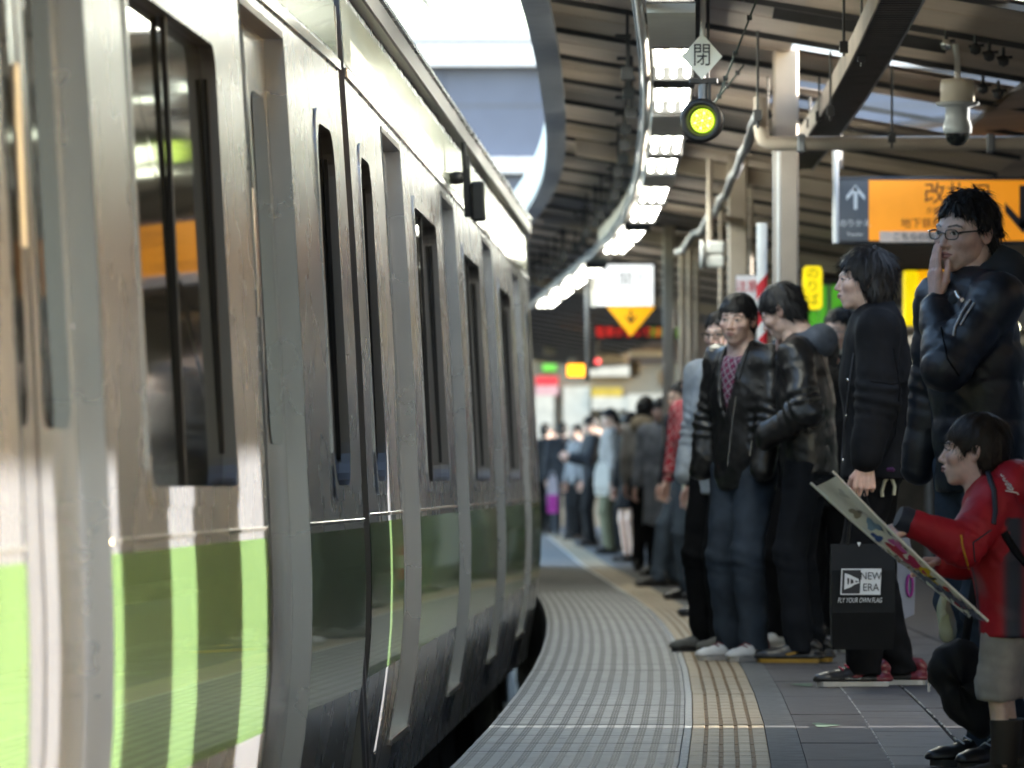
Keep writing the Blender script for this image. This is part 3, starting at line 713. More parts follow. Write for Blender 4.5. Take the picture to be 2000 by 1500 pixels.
# ---------------------------------------------------------------- white hanging sign with orange triangle
Z = 58.; s = Z/F
r_, W_, H_ = panel('hanging_sign', 1157,517,1276,597, Z, 'white lit hanging sign with two dark characters in a dark frame', 'sign', mat('white sign face',(.8,.83,.84),.4,emit=(.9,.96,1),estr=.12), fr=.03)
cx, cy = 1216.5, 557
tx(r_, '開', 1222, 547, .15, M_signgrey); tx(r_, 'か', 1252, 545, .12, M_signgrey); tx(r_, 'ら', 1252, 572, .09, M_grey)
Z = 57.8; s = Z/F; b = MB(); b.prism([((1185-1232)*s,0),((1280-1232)*s,0),(0,-58*s)], .03, M_amber); o = b.obj('triangle_sign', None, at(1232,599,Z)); tag(o, 'orange downward triangle sign below the white hanging sign', 'sign')
b = MB(); arrow(b, 0, -.15, .12, False, M_ink, .02); b.obj('arrow', o, (0,0,0))
o = pipe('sign_pole', [at(1147,380,58.4), at(1147,745,58.4)], .025, M_grey, 'grey pole left of the white hanging sign', cat='pole')
pts = [at(1160,600,57.9), at(1160,520,57.9), at(1166,506,57.9), at(1195,498,57.9)]
pipe('sign_bracket', pts, .02, M_white, 'curved white tube bracket on the corner of the hanging sign', cat='bracket')
# LED departure board, orange display, red lamp
Z = 70.; s = Z/F
r_, W_, H_ = panel('departure_board', 1163,640,1323,660, Z, 'long black led board with red and green text behind the orange triangle', 'display', M_ink, fr=.03)
cx, cy = 1243, 650
tx(r_, '電車がまいります', 1238, 650, .13, M_ledred, name='red_text', squash=.85); tx(r_, '池袋方面', 1302, 650, .12, M_ledgreen, name='green_text', squash=.85)
Z = 85.; s = Z/F
r_, W_, H_ = panel('orange_display', 1108,712,1146,735, Z, 'small glowing orange display low beside the train end', 'display', M_ledorange, fr=.02)
b = MB(); b.lathe([(0,.02),(.03,.015),(.04,0),(.03,-.02),(0,-.03)], mat('red lamp',(.6,.05,.05),.3,emit=(1,.1,.1),estr=.2), 14, Matrix.Translation(at(1167,706,80)) @ T); b.tube([at(1167,706,80.05),at(1167,640,80.05)],.01,M_dark)
tag(b.obj('red_lamp'), 'tiny red lamp right of the orange display', 'lamp')
# small speaker
Z = 39.5; sp = empty('speaker', at(1392,497,Z)); tag(sp, 'small white horn speaker hanging from a beige pipe', 'speaker'); s = Z/F
b = MB(); b.box(-.04,.075,-.05,.05,-.085,-.005, M_white, bev=.012); b.box(-.04,.075,-.05,.05,.005,.085, M_white, bev=.012); b.obj('housing', sp)
b = MB(); b.lathe([(0,-.0),(.05,0),(.09,.03),(.094,.045),(.06,.02),(0,.015)], M_white, 20, Matrix.Translation((-.035,0,0)) @ Matrix.Rotation(R(-90),4,'Y') @ Matrix.Scale(1.,4)); b.obj('horn', sp)
# yellow signs, notices, striped pole
Z = 40.; s = Z/F
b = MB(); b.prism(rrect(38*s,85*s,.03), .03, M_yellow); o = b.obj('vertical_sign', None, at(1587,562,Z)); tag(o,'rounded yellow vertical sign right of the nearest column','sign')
M_yd = mat('olive lettering',(.22,.24,.02),.6)
for i, ch in enumerate('のりば'):
    b = MB(); text_mb(b, ch, .085, M_yd, Matrix.Translation((0,-.004,.09-.085*i)), depth=.001); b.obj('lettering', o)
Z = 42.; s = Z/F
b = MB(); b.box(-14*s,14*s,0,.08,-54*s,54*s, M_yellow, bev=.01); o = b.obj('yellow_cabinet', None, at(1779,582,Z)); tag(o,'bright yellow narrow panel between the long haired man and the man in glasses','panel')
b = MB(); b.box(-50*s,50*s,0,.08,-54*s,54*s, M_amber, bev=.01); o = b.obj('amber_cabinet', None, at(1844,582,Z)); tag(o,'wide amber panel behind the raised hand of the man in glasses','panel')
Z = 50.; s = Z/F
for (x0,x1,y0,y1,m,lb) in ((1600,1616,557,640,M_green,'left green board under the vertical yellow sign'),(1624,1662,557,640,M_green,'right green board beside the long haired man'),(1570,1598,607,640,M_green,'low green board right of the bowed man'),(1616,1624,556,640,M_grey,'grey strip between the green boards'),(1605,1650,540,556,M_dark,'dark box above the green boards')):
    a = at(x0,y1,Z); c = at(x1,y0,Z); b = MB(); b.box(a.x,c.x,Z,Z+.1,a.z,c.z,m,bev=.01); tag(b.obj('green_board' if m==M_green else 'board_post'),lb,'board')
a = at(1565,660,Z+.2); c = at(1680,640,Z); b = MB(); b.box(a.x,c.x,Z+.05,Z+.3,a.z,c.z,mat('pale counter paint',(.5,.6,.5),.5)); tag(b.obj('pale_counter'),'pale counter top under the green boards','counter')  # counter top in one plain pale colour
Z = 37.; s = Z/F
r_, W_, H_ = panel('white_notice', 1438,538,1480,640, Z, 'white notice with faint red print behind the man in the plaid shirt', 'notice', mat('notice paper',(.78,.74,.77),.6), frame=M_grey, fr=.004, depth=.02)
cx, cy = 1459, 589; tx(r_, '注意', 1459, 560, .07, M_red); tx(r_, '!', 1459, 590, .12, M_red)
pa = at(1495,690,35.); b = MB(); b.tube([(pa.x-.02,35,0),(pa.x-.02,35,2.3)], .030, M_white, n=14); o = b.obj('striped_pole'); tag(o,'white pipe wrapped with diagonal red stripes left of the nearest column','pole')
for k in range(11):
    z0 = .25 + k*.16; V = []; n = 14
    for j in range(n+1):
        a = -PI + PI*j/n; V += [(pa.x-.02+.0312*math.cos(a), 35+.0312*math.sin(a), z0+.10*j/n), (pa.x-.02+.0312*math.cos(a), 35+.0312*math.sin(a), z0+.08+.10*j/n)]
    b = MB(); b.add(V, [(2*j,2*j+2,2*j+3,2*j+1) for j in range(n)], M_red, True); b.obj('red_band', o, recalc=False)
# ---------------------------------------------------------------- far background
def block(name, x0, y0, x1, y1, z, d, m, label, cat, group=None, ground=False):
    a = at(x0,y1,z); c = at(x1,y0,z); b = MB(); b.box(a.x,c.x,z,z+d, 0 if ground else a.z, c.z, m, bev=.01)
    o = b.obj(name); tag(o, label, cat, group); return o
M_cream = mat('cream wall', (.50,.45,.37), .7, var=.12); M_tan = mat('tan wall', (.27,.22,.16), .7, var=.25, scale=1.)
M_brownd = mat('dark brown wall', (.09,.075,.06), .7, var=.3)
wall = block('station_building', 1000,560,1800,940,112,3,M_tan,'blurred tan end wall of the far platform building','building',ground=True)
for (x0,y0,x1,y1,m,n_) in ((1100,755,1152,935,M_cream,'pillar'),(1045,770,1082,935,M_cream,'pillar'),(1178,775,1210,935,M_cream,'pillar'),(1225,770,1300,935,M_cream,'wall_panel'),(1155,757,1215,775,mat('ochre band',(.45,.30,.03),.6),'ochre_band'),(1046,735,1090,752,M_red,'red_sign'),(1046,753,1090,772,mat('pinkish panel',(.55,.3,.3),.6),'pink_panel'),(1040,640,1100,700,M_brownd,'dark_brown_panel'),(1060,712,1086,724,M_green,'green_light'),(1160,600,1330,640,M_brownd,'dark_brown_panel'),(1340,600,1420,800,M_brownd,'dark_brown_panel'),(1150,690,1240,735,M_cream,'wall_panel'),(1230,680,1320,700,M_cream,'wall_panel'),(1155,775,1225,800,M_cream,'wall_panel')):  # darker brown areas are panels set on the wall
    a = at(x0,y1,111.7); c = at(x1,y0,111.7); b = MB(); b.box(a.x,c.x,111.7-.1*random.random(),111.98,max(a.z,.01),c.z,m); b.obj(n_, wall)
for k_, (px,py,w_,h_,z,m) in enumerate(((1075,655,22,80,95,M_cream),(1118,680,14,90,98,M_white),(1195,700,60,22,92,M_cream),(1262,690,70,16,90,M_white),(1095,640,40,10,90,M_dark),(1290,610,60,10,85,M_grey),(1205,618,80,12,88,M_grey),(1300,740,30,30,96,M_ceil),(1240,720,20,30,97,M_brownd))):
    p = at(px,py,z); s = z/F; b = MB(); b.box(p.x-w_*s/2,p.x+w_*s/2,z,z+.3,p.z-h_*s/2,p.z+h_*s/2,m,bev=.02)
    b.box(p.x-.02,p.x+.02,z+.1,z+.2,p.z,3.0,M_dark)
    tag(b.obj('hanging_fixture'),'blurred '+['upright cream panel above the orange display','tall white panel right of the orange display top','cream box below the black led board at the left','pale strip below the middle of the led board','thin dark box left of the orange triangle','grey strip behind the led board at the right','grey strip behind the orange triangle','square beige box below the right of the led board','dark brown block below the led board'][k_],'fixture','blurred fixtures under the far canopy')
# middle distance: stair enclosure behind the people on the right
st = empty('stair_enclosure', (0,0,0)); tag(st, 'dark stair enclosure with grey rail bands behind the people at the right', 'stair enclosure')
def sblk(n_, x0,x1,y0,y1,z0,z1,m):
    b = MB(); b.box(x0,x1,y0,y1,z0,z1,m,bev=.01); b.obj(n_, st)
sblk('side_wall', 2.3,5.6,58,70,0,1.95,M_brownd); sblk('band', 2.25,5.65,57.9,58.0,1.98,2.12,M_grey); sblk('band', 2.25,5.65,57.9,58.0,2.2,2.26,M_ceil); sblk('lintel', 2.2,5.6,57.8,60,2.55,2.75,M_beige)
for k in range(5): sblk('post', 2.3+.8*k,2.36+.8*k,57.85,57.95,0,2.6,M_grey)
sblk('handrail', 2.3,5.6,57.7,57.76,1.72,1.78,M_white); sblk('teal_panel', 2.9,3.5,57.6,57.85,1.2,1.7,mat('teal panel',(.12,.22,.2),.5))  # plain teal panel that gives off no light
for i,(px,py,z) in enumerate(((1965,500,60),(1990,505,60),(1982,640,58))):
    p = at(px,py,z); b = MB(); b.lathe([(0,.04),(.03,.03),(.04,0),(.03,-.03),(0,-.04)], mat('small bulb',(1,1,.7),.3,emit=(1,1,.65),estr=2.0), 12, Matrix.Translation(p)); b.tube([p,p+Vector((0,0,.3))],.006,M_dark)
    tag(b.obj('small_lamp'),['small glowing bulb under the orange sign right of the man in glasses','second small bulb at the right edge under the orange sign','faint bulb at the right edge behind the hood'][i],'lamp')
# beams seen through the opening on the right
b = MB(); b.tube([at(1640,272,46),at(1760,305,46),at(1880,318,46),at(2040,335,46)], .03, M_brownd, n=8); tag(b.obj('roof_brace'),'dark brace sloping below the overhead pipe','brace')
b = MB(); b.tube([at(1600,268,44),at(1750,248,44),at(1850,235,44),at(2020,215,44)], .045, M_dark, n=8); tag(b.obj('curved_beam'),'dark beam along the lower edge of the open roof gap','beam')
# the far half: building across the tracks on the left, overhead wires
eb = empty('elevated_building', (0,160,0)); tag(eb, 'blue grey elevated structure with white bands beyond the train roof', 'building')
def eblk(n_, y0, y1, m, d=0., x0=-30, x1=14):
    s = 160./F; b = MB(); b.box(x0,x1,-d,4,HC+(HOR-y1)*s,HC+(HOR-y0)*s,m); b.obj(n_, eb)
M_bl = mat('hazed blue grey facade', (.115,.135,.19), .6, var=.1, scale=.6); M_bw = mat('white band', (.85,.85,.85), .6, var=.03)  # facade colour has shade and haze mixed into it
eblk('facade', 132, 308, M_bl); eblk('parapet', 88, 130, M_bw, .5); eblk('top_line', 80, 87, M_bl, .2); eblk('roof_edge', 60, 79, M_bw, .4)
eblk('lower_band', 310, 338, M_bw, .4); eblk('lower_facade', 340, 1000, M_bl)
eblk('facade_joint', 205, 208, M_signgrey, .02)
for i in range(9): eblk('vertical_joint', 134, 306, mat('joint blue',(.09,.105,.15),.6), .03, -27+i*4.2, -26.92+i*4.2)
for x in (2.2,-9.5): eblk('window', 280, 306, M_signgrey, .05, x, x+1.6)
b = MB()
Z = 40
b.tube([at(770,30,Z),at(795,12,Z),at(828,1,Z),at(870,3,Z),at(912,11,Z)], .006, M_dark, n=6); b.tube([at(826,-2,Z),at(845,22,Z),at(863,50,Z)], [.013,.010,.006], M_dark, n=6); b.tube([at(828,1,Z),at(815,-200,Z)], .01, M_dark, n=6)
b.tube([at(912,11,Z),at(990,-200,Z)], .004, M_dark, n=6)
tag(b.obj('overhead_wire'), 'thin forked dark wires against the white sky above the train roof', 'wire')
# unseen building added behind the camera to dim reflections in the train
rb_ = empty('added_rear_building', (0,-28,0)); tag(rb_, 'plain grey building added behind the viewer to dim reflections in the train', 'building')
b = MB(); b.box(-14,14,-3,0,-1.2,3.3,mat('rear wall',(.13,.125,.12),.8)); b.obj('wall', rb_)
for i in range(6):
    b = MB(); b.box(-12+4.2*i,-10.4+4.2*i,.002,.03,1.2,2.8,M_glass); b.obj('window', rb_)
# opposite side, out of view: train and cabinets added to block low sun
op = MB(); op.box(6.6,9.4,20.87,110,-.2,2.6,M_ss); op.box(6.59,6.6,20.9,110,.2,.7,M_gr); o = op.obj('opposite_shade_train'); tag(o,'train placed on the far side to shade the platform, mostly out of view','train')
ivs = [(-8.2,9.0),(11.7,12.1),(12.30,13.25),(13.78,14.88),(15.55,20.73)]  # gaps between the added cabinets let strips of sun onto the train side
VM = mat('sun blocker paint', (.55,.55,.56), .4, var=.05); M_tealp = mat('blue paint', (.05,.12,.3), .4)
k = 0
for a, b_ in ivs:
    n = max(1, int(round((b_-a)/1.0)))
    for i in range(n):
        y0 = a+(b_-a)*i/n; y1 = a+(b_-a)*(i+1)/n
        r_ = empty('sun_blocker_cabinet', (3.1,(y0+y1)/2,0)); tag(r_, 'added tall grey locker cabinet past the right edge of the picture', 'sun blocker', 'locker cabinets added to shade the train side')
        q = MB(); q.box(0,.7,-(y1-y0)/2,(y1-y0)/2,0,1.92,VM,bev=.01); q.obj('cabinet', r_)
        q = MB(); q.box(-.02,-.001,-(y1-y0)/2+.04,(y1-y0)/2-.04,.15,1.8,M_tealp if k%3==0 else M_grey,bev=.005); q.obj('door', r_); k += 1
# ---------------------------------------------------------------- figures: distance fields turned into skins
def smin(a, b, k):
    if k <= 0: return np.minimum(a, b)
    h = np.clip(.5+.5*(b-a)/k, 0, 1); return b*(1-h)+a*h - k*h*(1-h)
def sd_cap(P, a, b, ra, rb, sy=1.):
    a = np.array(a, np.float32); b = np.array(b, np.float32); S = np.array((1, 1/sy, 1), np.float32)
    p = (P-a)*S; d = (b-a)*S; t = np.clip((p@d)/max(1e-9, d@d), 0, 1)
    return (np.linalg.norm(p - t[..., None]*d, axis=-1) - (ra+(rb-ra)*t)) * min(1., sy*1.15)
def sd_ell(P, c, r):
    q = P-np.array(c, np.float32); r = np.array(r, np.float32)
    k0 = np.linalg.norm(q/r, axis=-1); k1 = np.linalg.norm(q/(r*r), axis=-1)
    return k0*(k0-1)/np.maximum(k1, 1e-6)
def surf(fn, lo, hi, h):
    lo = np.array(lo, float); hi = np.array(hi, float)
    n = np.ceil((hi-lo)/h).astype(int)+1
    X, Y, Z = [lo[i]+h*np.arange(n[i]) for i in range(3)]
    P = np.stack(np.meshgrid(X, Y, Z, indexing='ij'), -1).astype(np.float32)
    Fv = fn(P); ins = Fv < 0
    # pad so that the surface closes
    ins[0]=ins[-1]=False; ins[:,0]=ins[:,-1]=False; ins[:,:,0]=ins[:,:,-1]=False; Fv = np.where(ins, Fv, np.abs(Fv)+1e-6)
    c = [n[0]-1, n[1]-1, n[2]-1]; acc = np.zeros((*c, 3)); cnt = np.zeros(c)
    base = np.stack(np.meshgrid(*[np.arange(k) for k in c], indexing='ij'), -1)
    quads = []
    corners = [(i,j,k) for i in (0,1) for j in (0,1) for k in (0,1)]
    def sub(A, o): return A[o[0]:o[0]+c[0], o[1]:o[1]+c[1], o[2]:o[2]+c[2]]
    for o in corners:
        for ax in range(3):
            if o[ax]: continue
            o2 = list(o); o2[ax] = 1
            f0, f1 = sub(Fv, o), sub(Fv, o2); m = (f0 < 0) != (f1 < 0)
            if not m.any(): continue
            t = f0[m]/(f0[m]-f1[m]); pt = np.array(o, float)[None].repeat(t.size, 0); pt[:, ax] += t
            acc[m] += pt; cnt[m] += 1
    has = cnt > 0; idx = -np.ones(c, int); idx[has] = np.arange(has.sum())
    V = lo + (base[has] + acc[has]/cnt[has][:, None])*h
    for ax in range(3):
        a1, a2 = (ax+1) % 3, (ax+2) % 3
        s0 = [slice(1, c[0]), slice(1, c[1]), slice(1, c[2])]; s0[ax] = slice(0, c[ax]); s1 = list(s0); s1[ax] = slice(1, c[ax]+1)
        A, B = ins[tuple(s0)], ins[tuple(s1)]; m = A != B
        g = np.argwhere(m); off = np.array([1,1,1]); off[ax] = 0; g = g+off
        e1 = np.zeros(3, int); e1[a1] = 1; e2 = np.zeros(3, int); e2[a2] = 1
        q = np.stack([idx[tuple((g-e1-e2).T)], idx[tuple((g-e2).T)], idx[tuple(g.T)], idx[tuple((g-e1).T)]], -1)
        fl = ~A[m]; q[fl] = q[fl][:, ::-1]; quads.append(q)
    return V, np.concatenate(quads)
def np_mesh(name, V, Q, mats, mi=None, cols=None, smooth=True):
    me = bpy.data.meshes.new(name); me.vertices.add(len(V)); me.vertices.foreach_set('co', np.asarray(V, np.float32).ravel())
    nq = len(Q); k = Q.shape[1]
    me.loops.add(nq*k); me.loops.foreach_set('vertex_index', np.asarray(Q, np.int32).ravel())
    me.polygons.add(nq); me.polygons.foreach_set('loop_start', np.arange(0, nq*k, k, dtype=np.int32))
    me.polygons.foreach_set('use_smooth', np.full(nq, smooth))
    for m in mats: me.materials.append(m)
    if mi is not None: me.polygons.foreach_set('material_index', np.asarray(mi, np.int32))
    me.update(calc_edges=True); me.validate()
    if cols is not None:
        ca = me.color_attributes.new('Col', 'FLOAT_COLOR', 'POINT')
        ca.data.foreach_set('color', np.concatenate([cols, np.ones((len(V), 1))], 1).astype(np.float32).ravel())
    return me
def vnormals(V, Q):
    n = np.cross(V[Q[:,2]]-V[Q[:,0]], V[Q[:,3]]-V[Q[:,1]]) if Q.shape[1] == 4 else np.cross(V[Q[:,1]]-V[Q[:,0]], V[Q[:,2]]-V[Q[:,0]])
    N = np.zeros_like(V)
    for j in range(Q.shape[1]): np.add.at(N, Q[:, j], n)
    return N/np.maximum(np.linalg.norm(N, axis=1, keepdims=True), 1e-9)
def relax(V, Q, it=1, f=.5):
    for _ in range(it):
        S = np.zeros_like(V); C = np.zeros(len(V))
        k = Q.shape[1]
        for j in range(k):
            a, b = Q[:, j], Q[:, (j+1) % k]; np.add.at(S, a, V[b]); np.add.at(C, a, 1); np.add.at(S, b, V[a]); np.add.at(C, b, 1)
        V = V*(1-f) + f*S/np.maximum(C, 1)[:, None]
    return V
def nz3(V, f, seed=0., st=(1,1,1)):
    # cheap smooth noise, sum of rotated waves
    rs = np.random.RandomState(int(seed*10)+3); out = np.zeros(len(V)); P = V*np.array(st)*f
    for i in range(7):
        d = rs.normal(size=3); d /= np.linalg.norm(d); d *= rs.uniform(.6, 1.6)
        e = rs.normal(size=3)*.6
        out += np.sin(P@d*2*PI*.5 + 1.7*np.sin(P@e+rs.uniform(0,6)) + rs.uniform(0, 6.28))
    return out/3.
def folds(V, f, seed, st=(1,1,1)):
    a = nz3(V, f, seed, st); b = nz3(V, f*2.1, seed+1, st)
    return (1-2*np.abs(np.clip(a,-1,1)))*.7 + (1-2*np.abs(np.clip(b,-1,1)))*.3
def rotz(p, a): c, s = math.cos(a), math.sin(a); return np.array((p[0]*c-p[1]*s, p[0]*s+p[1]*c, p[2]))
def ik(a, b, l1, l2, pole):
    a = Vector(a); b = Vector(b); d = b-a; L = d.length
    if L > (l1+l2)*.995: b = a+d.normalized()*(l1+l2)*.995; d = b-a; L = d.length
    x = (l1*l1-l2*l2+L*L)/(2*L); h = math.sqrt(max(0, l1*l1-x*x)); u = d/L
    p = Vector(pole); p = (p-u*p.dot(u)).normalized()
    return a+u*x+p*h, b
SKIN = (.70,.50,.42)
M_skin = mat('skin', SKIN, .5, var=.10, scale=55, vcol=True, bump=.0003, bscale=300, spec=.4)
M_skin.node_tree.nodes['Principled BSDF'].inputs['Subsurface Weight'].default_value = .08
M_skin.node_tree.nodes['Principled BSDF'].inputs['Subsurface Radius'].default_value = (.02,.008,.004)
M_hair = mat('black hair', (.009,.0085,.010), .48, var=.4, scale=60, spec=.35)
M_hairb = mat('dark brown hair', (.016,.011,.008), .5, var=.4, scale=60, spec=.35)

def head_field(P, mouth=0.):
    d = sd_ell(P, (0,.020,.036), (.0755,.094,.083))
    d = smin(d, sd_ell(P, (0,-.024,-.018), (.0620,.066,.085)), .03)
    d = smin(d, sd_ell(P, (0,-.018,-.062), (.0530,.055,.044)), .02)
    d = smin(d, sd_ell(P, (0,-.062,-.094), (.024,.020,.018)), .022)
    for s in (-1, 1):
        d = smin(d, sd_ell(P, (s*.040,-.056,-.022), (.025,.026,.020)), .02)
        d = smin(d, sd_cap(P, (s*.012,-.086,.019), (s*.046,-.070,.021), .0075, .006), .014)
        d = -smin(-d, sd_ell(P, (s*.031,-.102,.002), (.019,.0155,.0115)), .010)
        d = smin(d, sd_ell(P, (s*.031,-.0735,.002), (.0145,.0125,.0115)), .002)
        # lids
        for (a, b, c, r) in (((.018,-.0845,.0035),(.031,-.0885,.0080),(.045,-.0805,.0035),.0032), ((.019,-.0845,-.0005),(.031,-.0870,-.0045),(.044,-.0800,-.0005),.0026)):
            d = smin(d, sd_cap(P, (s*a[0],a[1],a[2]), (s*b[0],b[1],b[2]), r*.8, r), .003)
            d = smin(d, sd_cap(P, (s*b[0],b[1],b[2]), (s*c[0],c[1],c[2]), r, r*.8), .003)
        d = smin(d, sd_ell(P, (s*.0125,-.094,-.0355), (.0075,.0095,.0070)), .006)
    d = smin(d, sd_cap(P, (0,-.083,.012), (0,-.104,-.026), .0060, .0080), .012)
    d = smin(d, sd_ell(P, (0,-.1055,-.0315), (.0100,.0090,.0082)), .006)
    for s in (-1, 1): d = -smin(-d, sd_ell(P, (s*.0062,-.1035,-.0405), (.0035,.0050,.0032)), .002)
    d = smin(d, sd_ell(P, (0,-.080,-.062), (.027,.016,.021)), .014)
    for s in (-1, 1):
        d = smin(d, sd_cap(P, (0,-.0975,-.0560), (s*.022,-.0845,-.0590), .0052, .0022), .004)
        d = smin(d, sd_cap(P, (0,-.0965,-.0655), (s*.020,-.0845,-.0610), .0060, .0022), .004)
        d = -smin(-d, sd_cap(P, (0,-.1015,-.0603), (s*.0235,-.0875,-.0600), .0016, .0012), .0025)
    d = -smin(-d, sd_ell(P, (0,-.097,-.0775), (.014,.006,.0045)), .008)
    for s in (-1, 1):   # ears
        c = np.array((s*.0765,.012,-.004)); q = (P-c)
        a = s*.35; X = q[...,0]*math.cos(a)-q[...,1]*math.sin(a); Y = q[...,0]*math.sin(a)+q[...,1]*math.cos(a)
        Q = np.stack([X, Y-.15*q[...,2], q[...,2]], -1)
        e = sd_ell(Q, (0,0,0), (.0075,.0175,.031))
        e = np.maximum(e, -sd_ell(Q, (s*.0075,-.002,.003), (.0055,.0105,.019)))
        d = smin(d, e, .005)
    return d
def head_cols(V, tone=1., lips=(.36,.15,.14)):
    """skin colours, plus shade painted along the lip line: lips, brows, eye white and iris, a little blush"""
    sk = np.array(SKIN)*tone; C = np.tile(sk, (len(V), 1))
    x, y, z = V.T; ax = np.abs(x)
    def mixin(m, c): 
        m = np.clip(m, 0, 1)[:, None]; C[:] = C*(1-m)+np.array(c)*m
    mixin(.35*np.exp(-(((ax-.045)/.02)**2+((z+.03)/.02)**2))*(y < -.02), (.50,.20,.16))
    mixin(.3*np.exp(-((x/.02)**2+((z+.032)/.014)**2))*(y < -.09), (.50,.22,.18))
    mixin(.4*(np.abs(V[:,0])>.07)*(np.abs(V[:,2])<.035)*(np.abs(V[:,1]-.012)<.025), (.52,.24,.19))
    lx = ax/.0235; lz = (z+.0606)
    up = (lz > -.0002) & (lz < .0095*(1-lx**1.6)+.0005); lo = (lz <= -.0002) & (lz > -.0110*(1-lx**1.8)-.0005)
    mixin(((up | lo) & (lx < 1) & (y < -.083))*.85, lips)
    mixin(((np.abs(lz) < .0014) & (lx < 1.02) & (y < -.08))*.8, (.06,.02,.02))  # dark line paints the shade in the crease between the lips
    # eyes
    ex = ax-.031; top = .0062*(1-(ex/.0150)**2); bot = -.0040*(1-(ex/.0150)**2)
    ap = (np.abs(ex) < .0145) & (z-.002 < top-.0006) & (z-.002 > bot) & (y < -.072)
    mixin(ap*1., (.55,.53,.50)); mixin((ap & ((ex)**2+(z-.0025)**2 < .0057**2))*1., (.012,.008,.006))
    lash = (np.abs(ex) < .0165) & (np.abs(z-.002-top-.0004) < .0016) & (y < -.070); mixin(lash*.95, (.012,.01,.01))
    br = (ax > .013) & (ax < .052) & (np.abs(z-(.0225+.004*np.clip((ax-.013)/.022,0,1)-.006*np.clip((ax-.036)/.016,0,1))) < .0030) & (y < -.055)
    mixin(br*.85, (.015,.012,.012))
    return C
_HC = {}
def head_mesh(h, mouth=0.):
    if h not in _HC:
        def f(P):
            d = head_field(P); d = smin(d, sd_cap(P, (0,.022,-.055), (0,.040,-.19), .054, .058), .02); return d
        V, Q = surf(f, (-.10,-.13,-.20), (.10,.13,.13), h); _HC[h] = (V, Q)
    return _HC[h]
# hair: mask over the head, with strands following it
HAIRS = {
 'short':  dict(az=(0,30,60,80,95,120,150,180), hl=(.058,.056,.040,.012,.018,-.045,-.075,-.08), th=.010, spike=.020, slen=.045, n=2600),
 'fringe': dict(az=(0,30,55,72,90,110,150,180), hl=(.036,.034,.022,-.012,.010,-.055,-.085,-.09), th=.012, spike=.016, slen=.05, n=2600),
 'kid':    dict(az=(0,30,52,66,80,92,112,150,180), hl=(.028,.024,.008,-.030,.008,.010,-.05,-.075,-.08), th=.014, spike=.008, slen=.055, n=2600),
 'long':   dict(az=(0,28,50,65,85,110,150,180), hl=(.055,.050,.028,-.005,-.040,-.105,-.125,-.125), th=.022, spike=.016, slen=.07, n=2600),
 'bob':    dict(az=(0,28,50,65,85,110,150,180), hl=(.04,.038,.010,-.05,-.09,-.13,-.14,-.14), th=.024, spike=.006, slen=.07, n=500),
 'curly':  dict(az=(0,30,60,80,95,120,150,180), hl=(.045,.042,.02,-.005,-.01,-.05,-.08,-.08), th=.034, spike=.022, slen=.03, n=700),
}
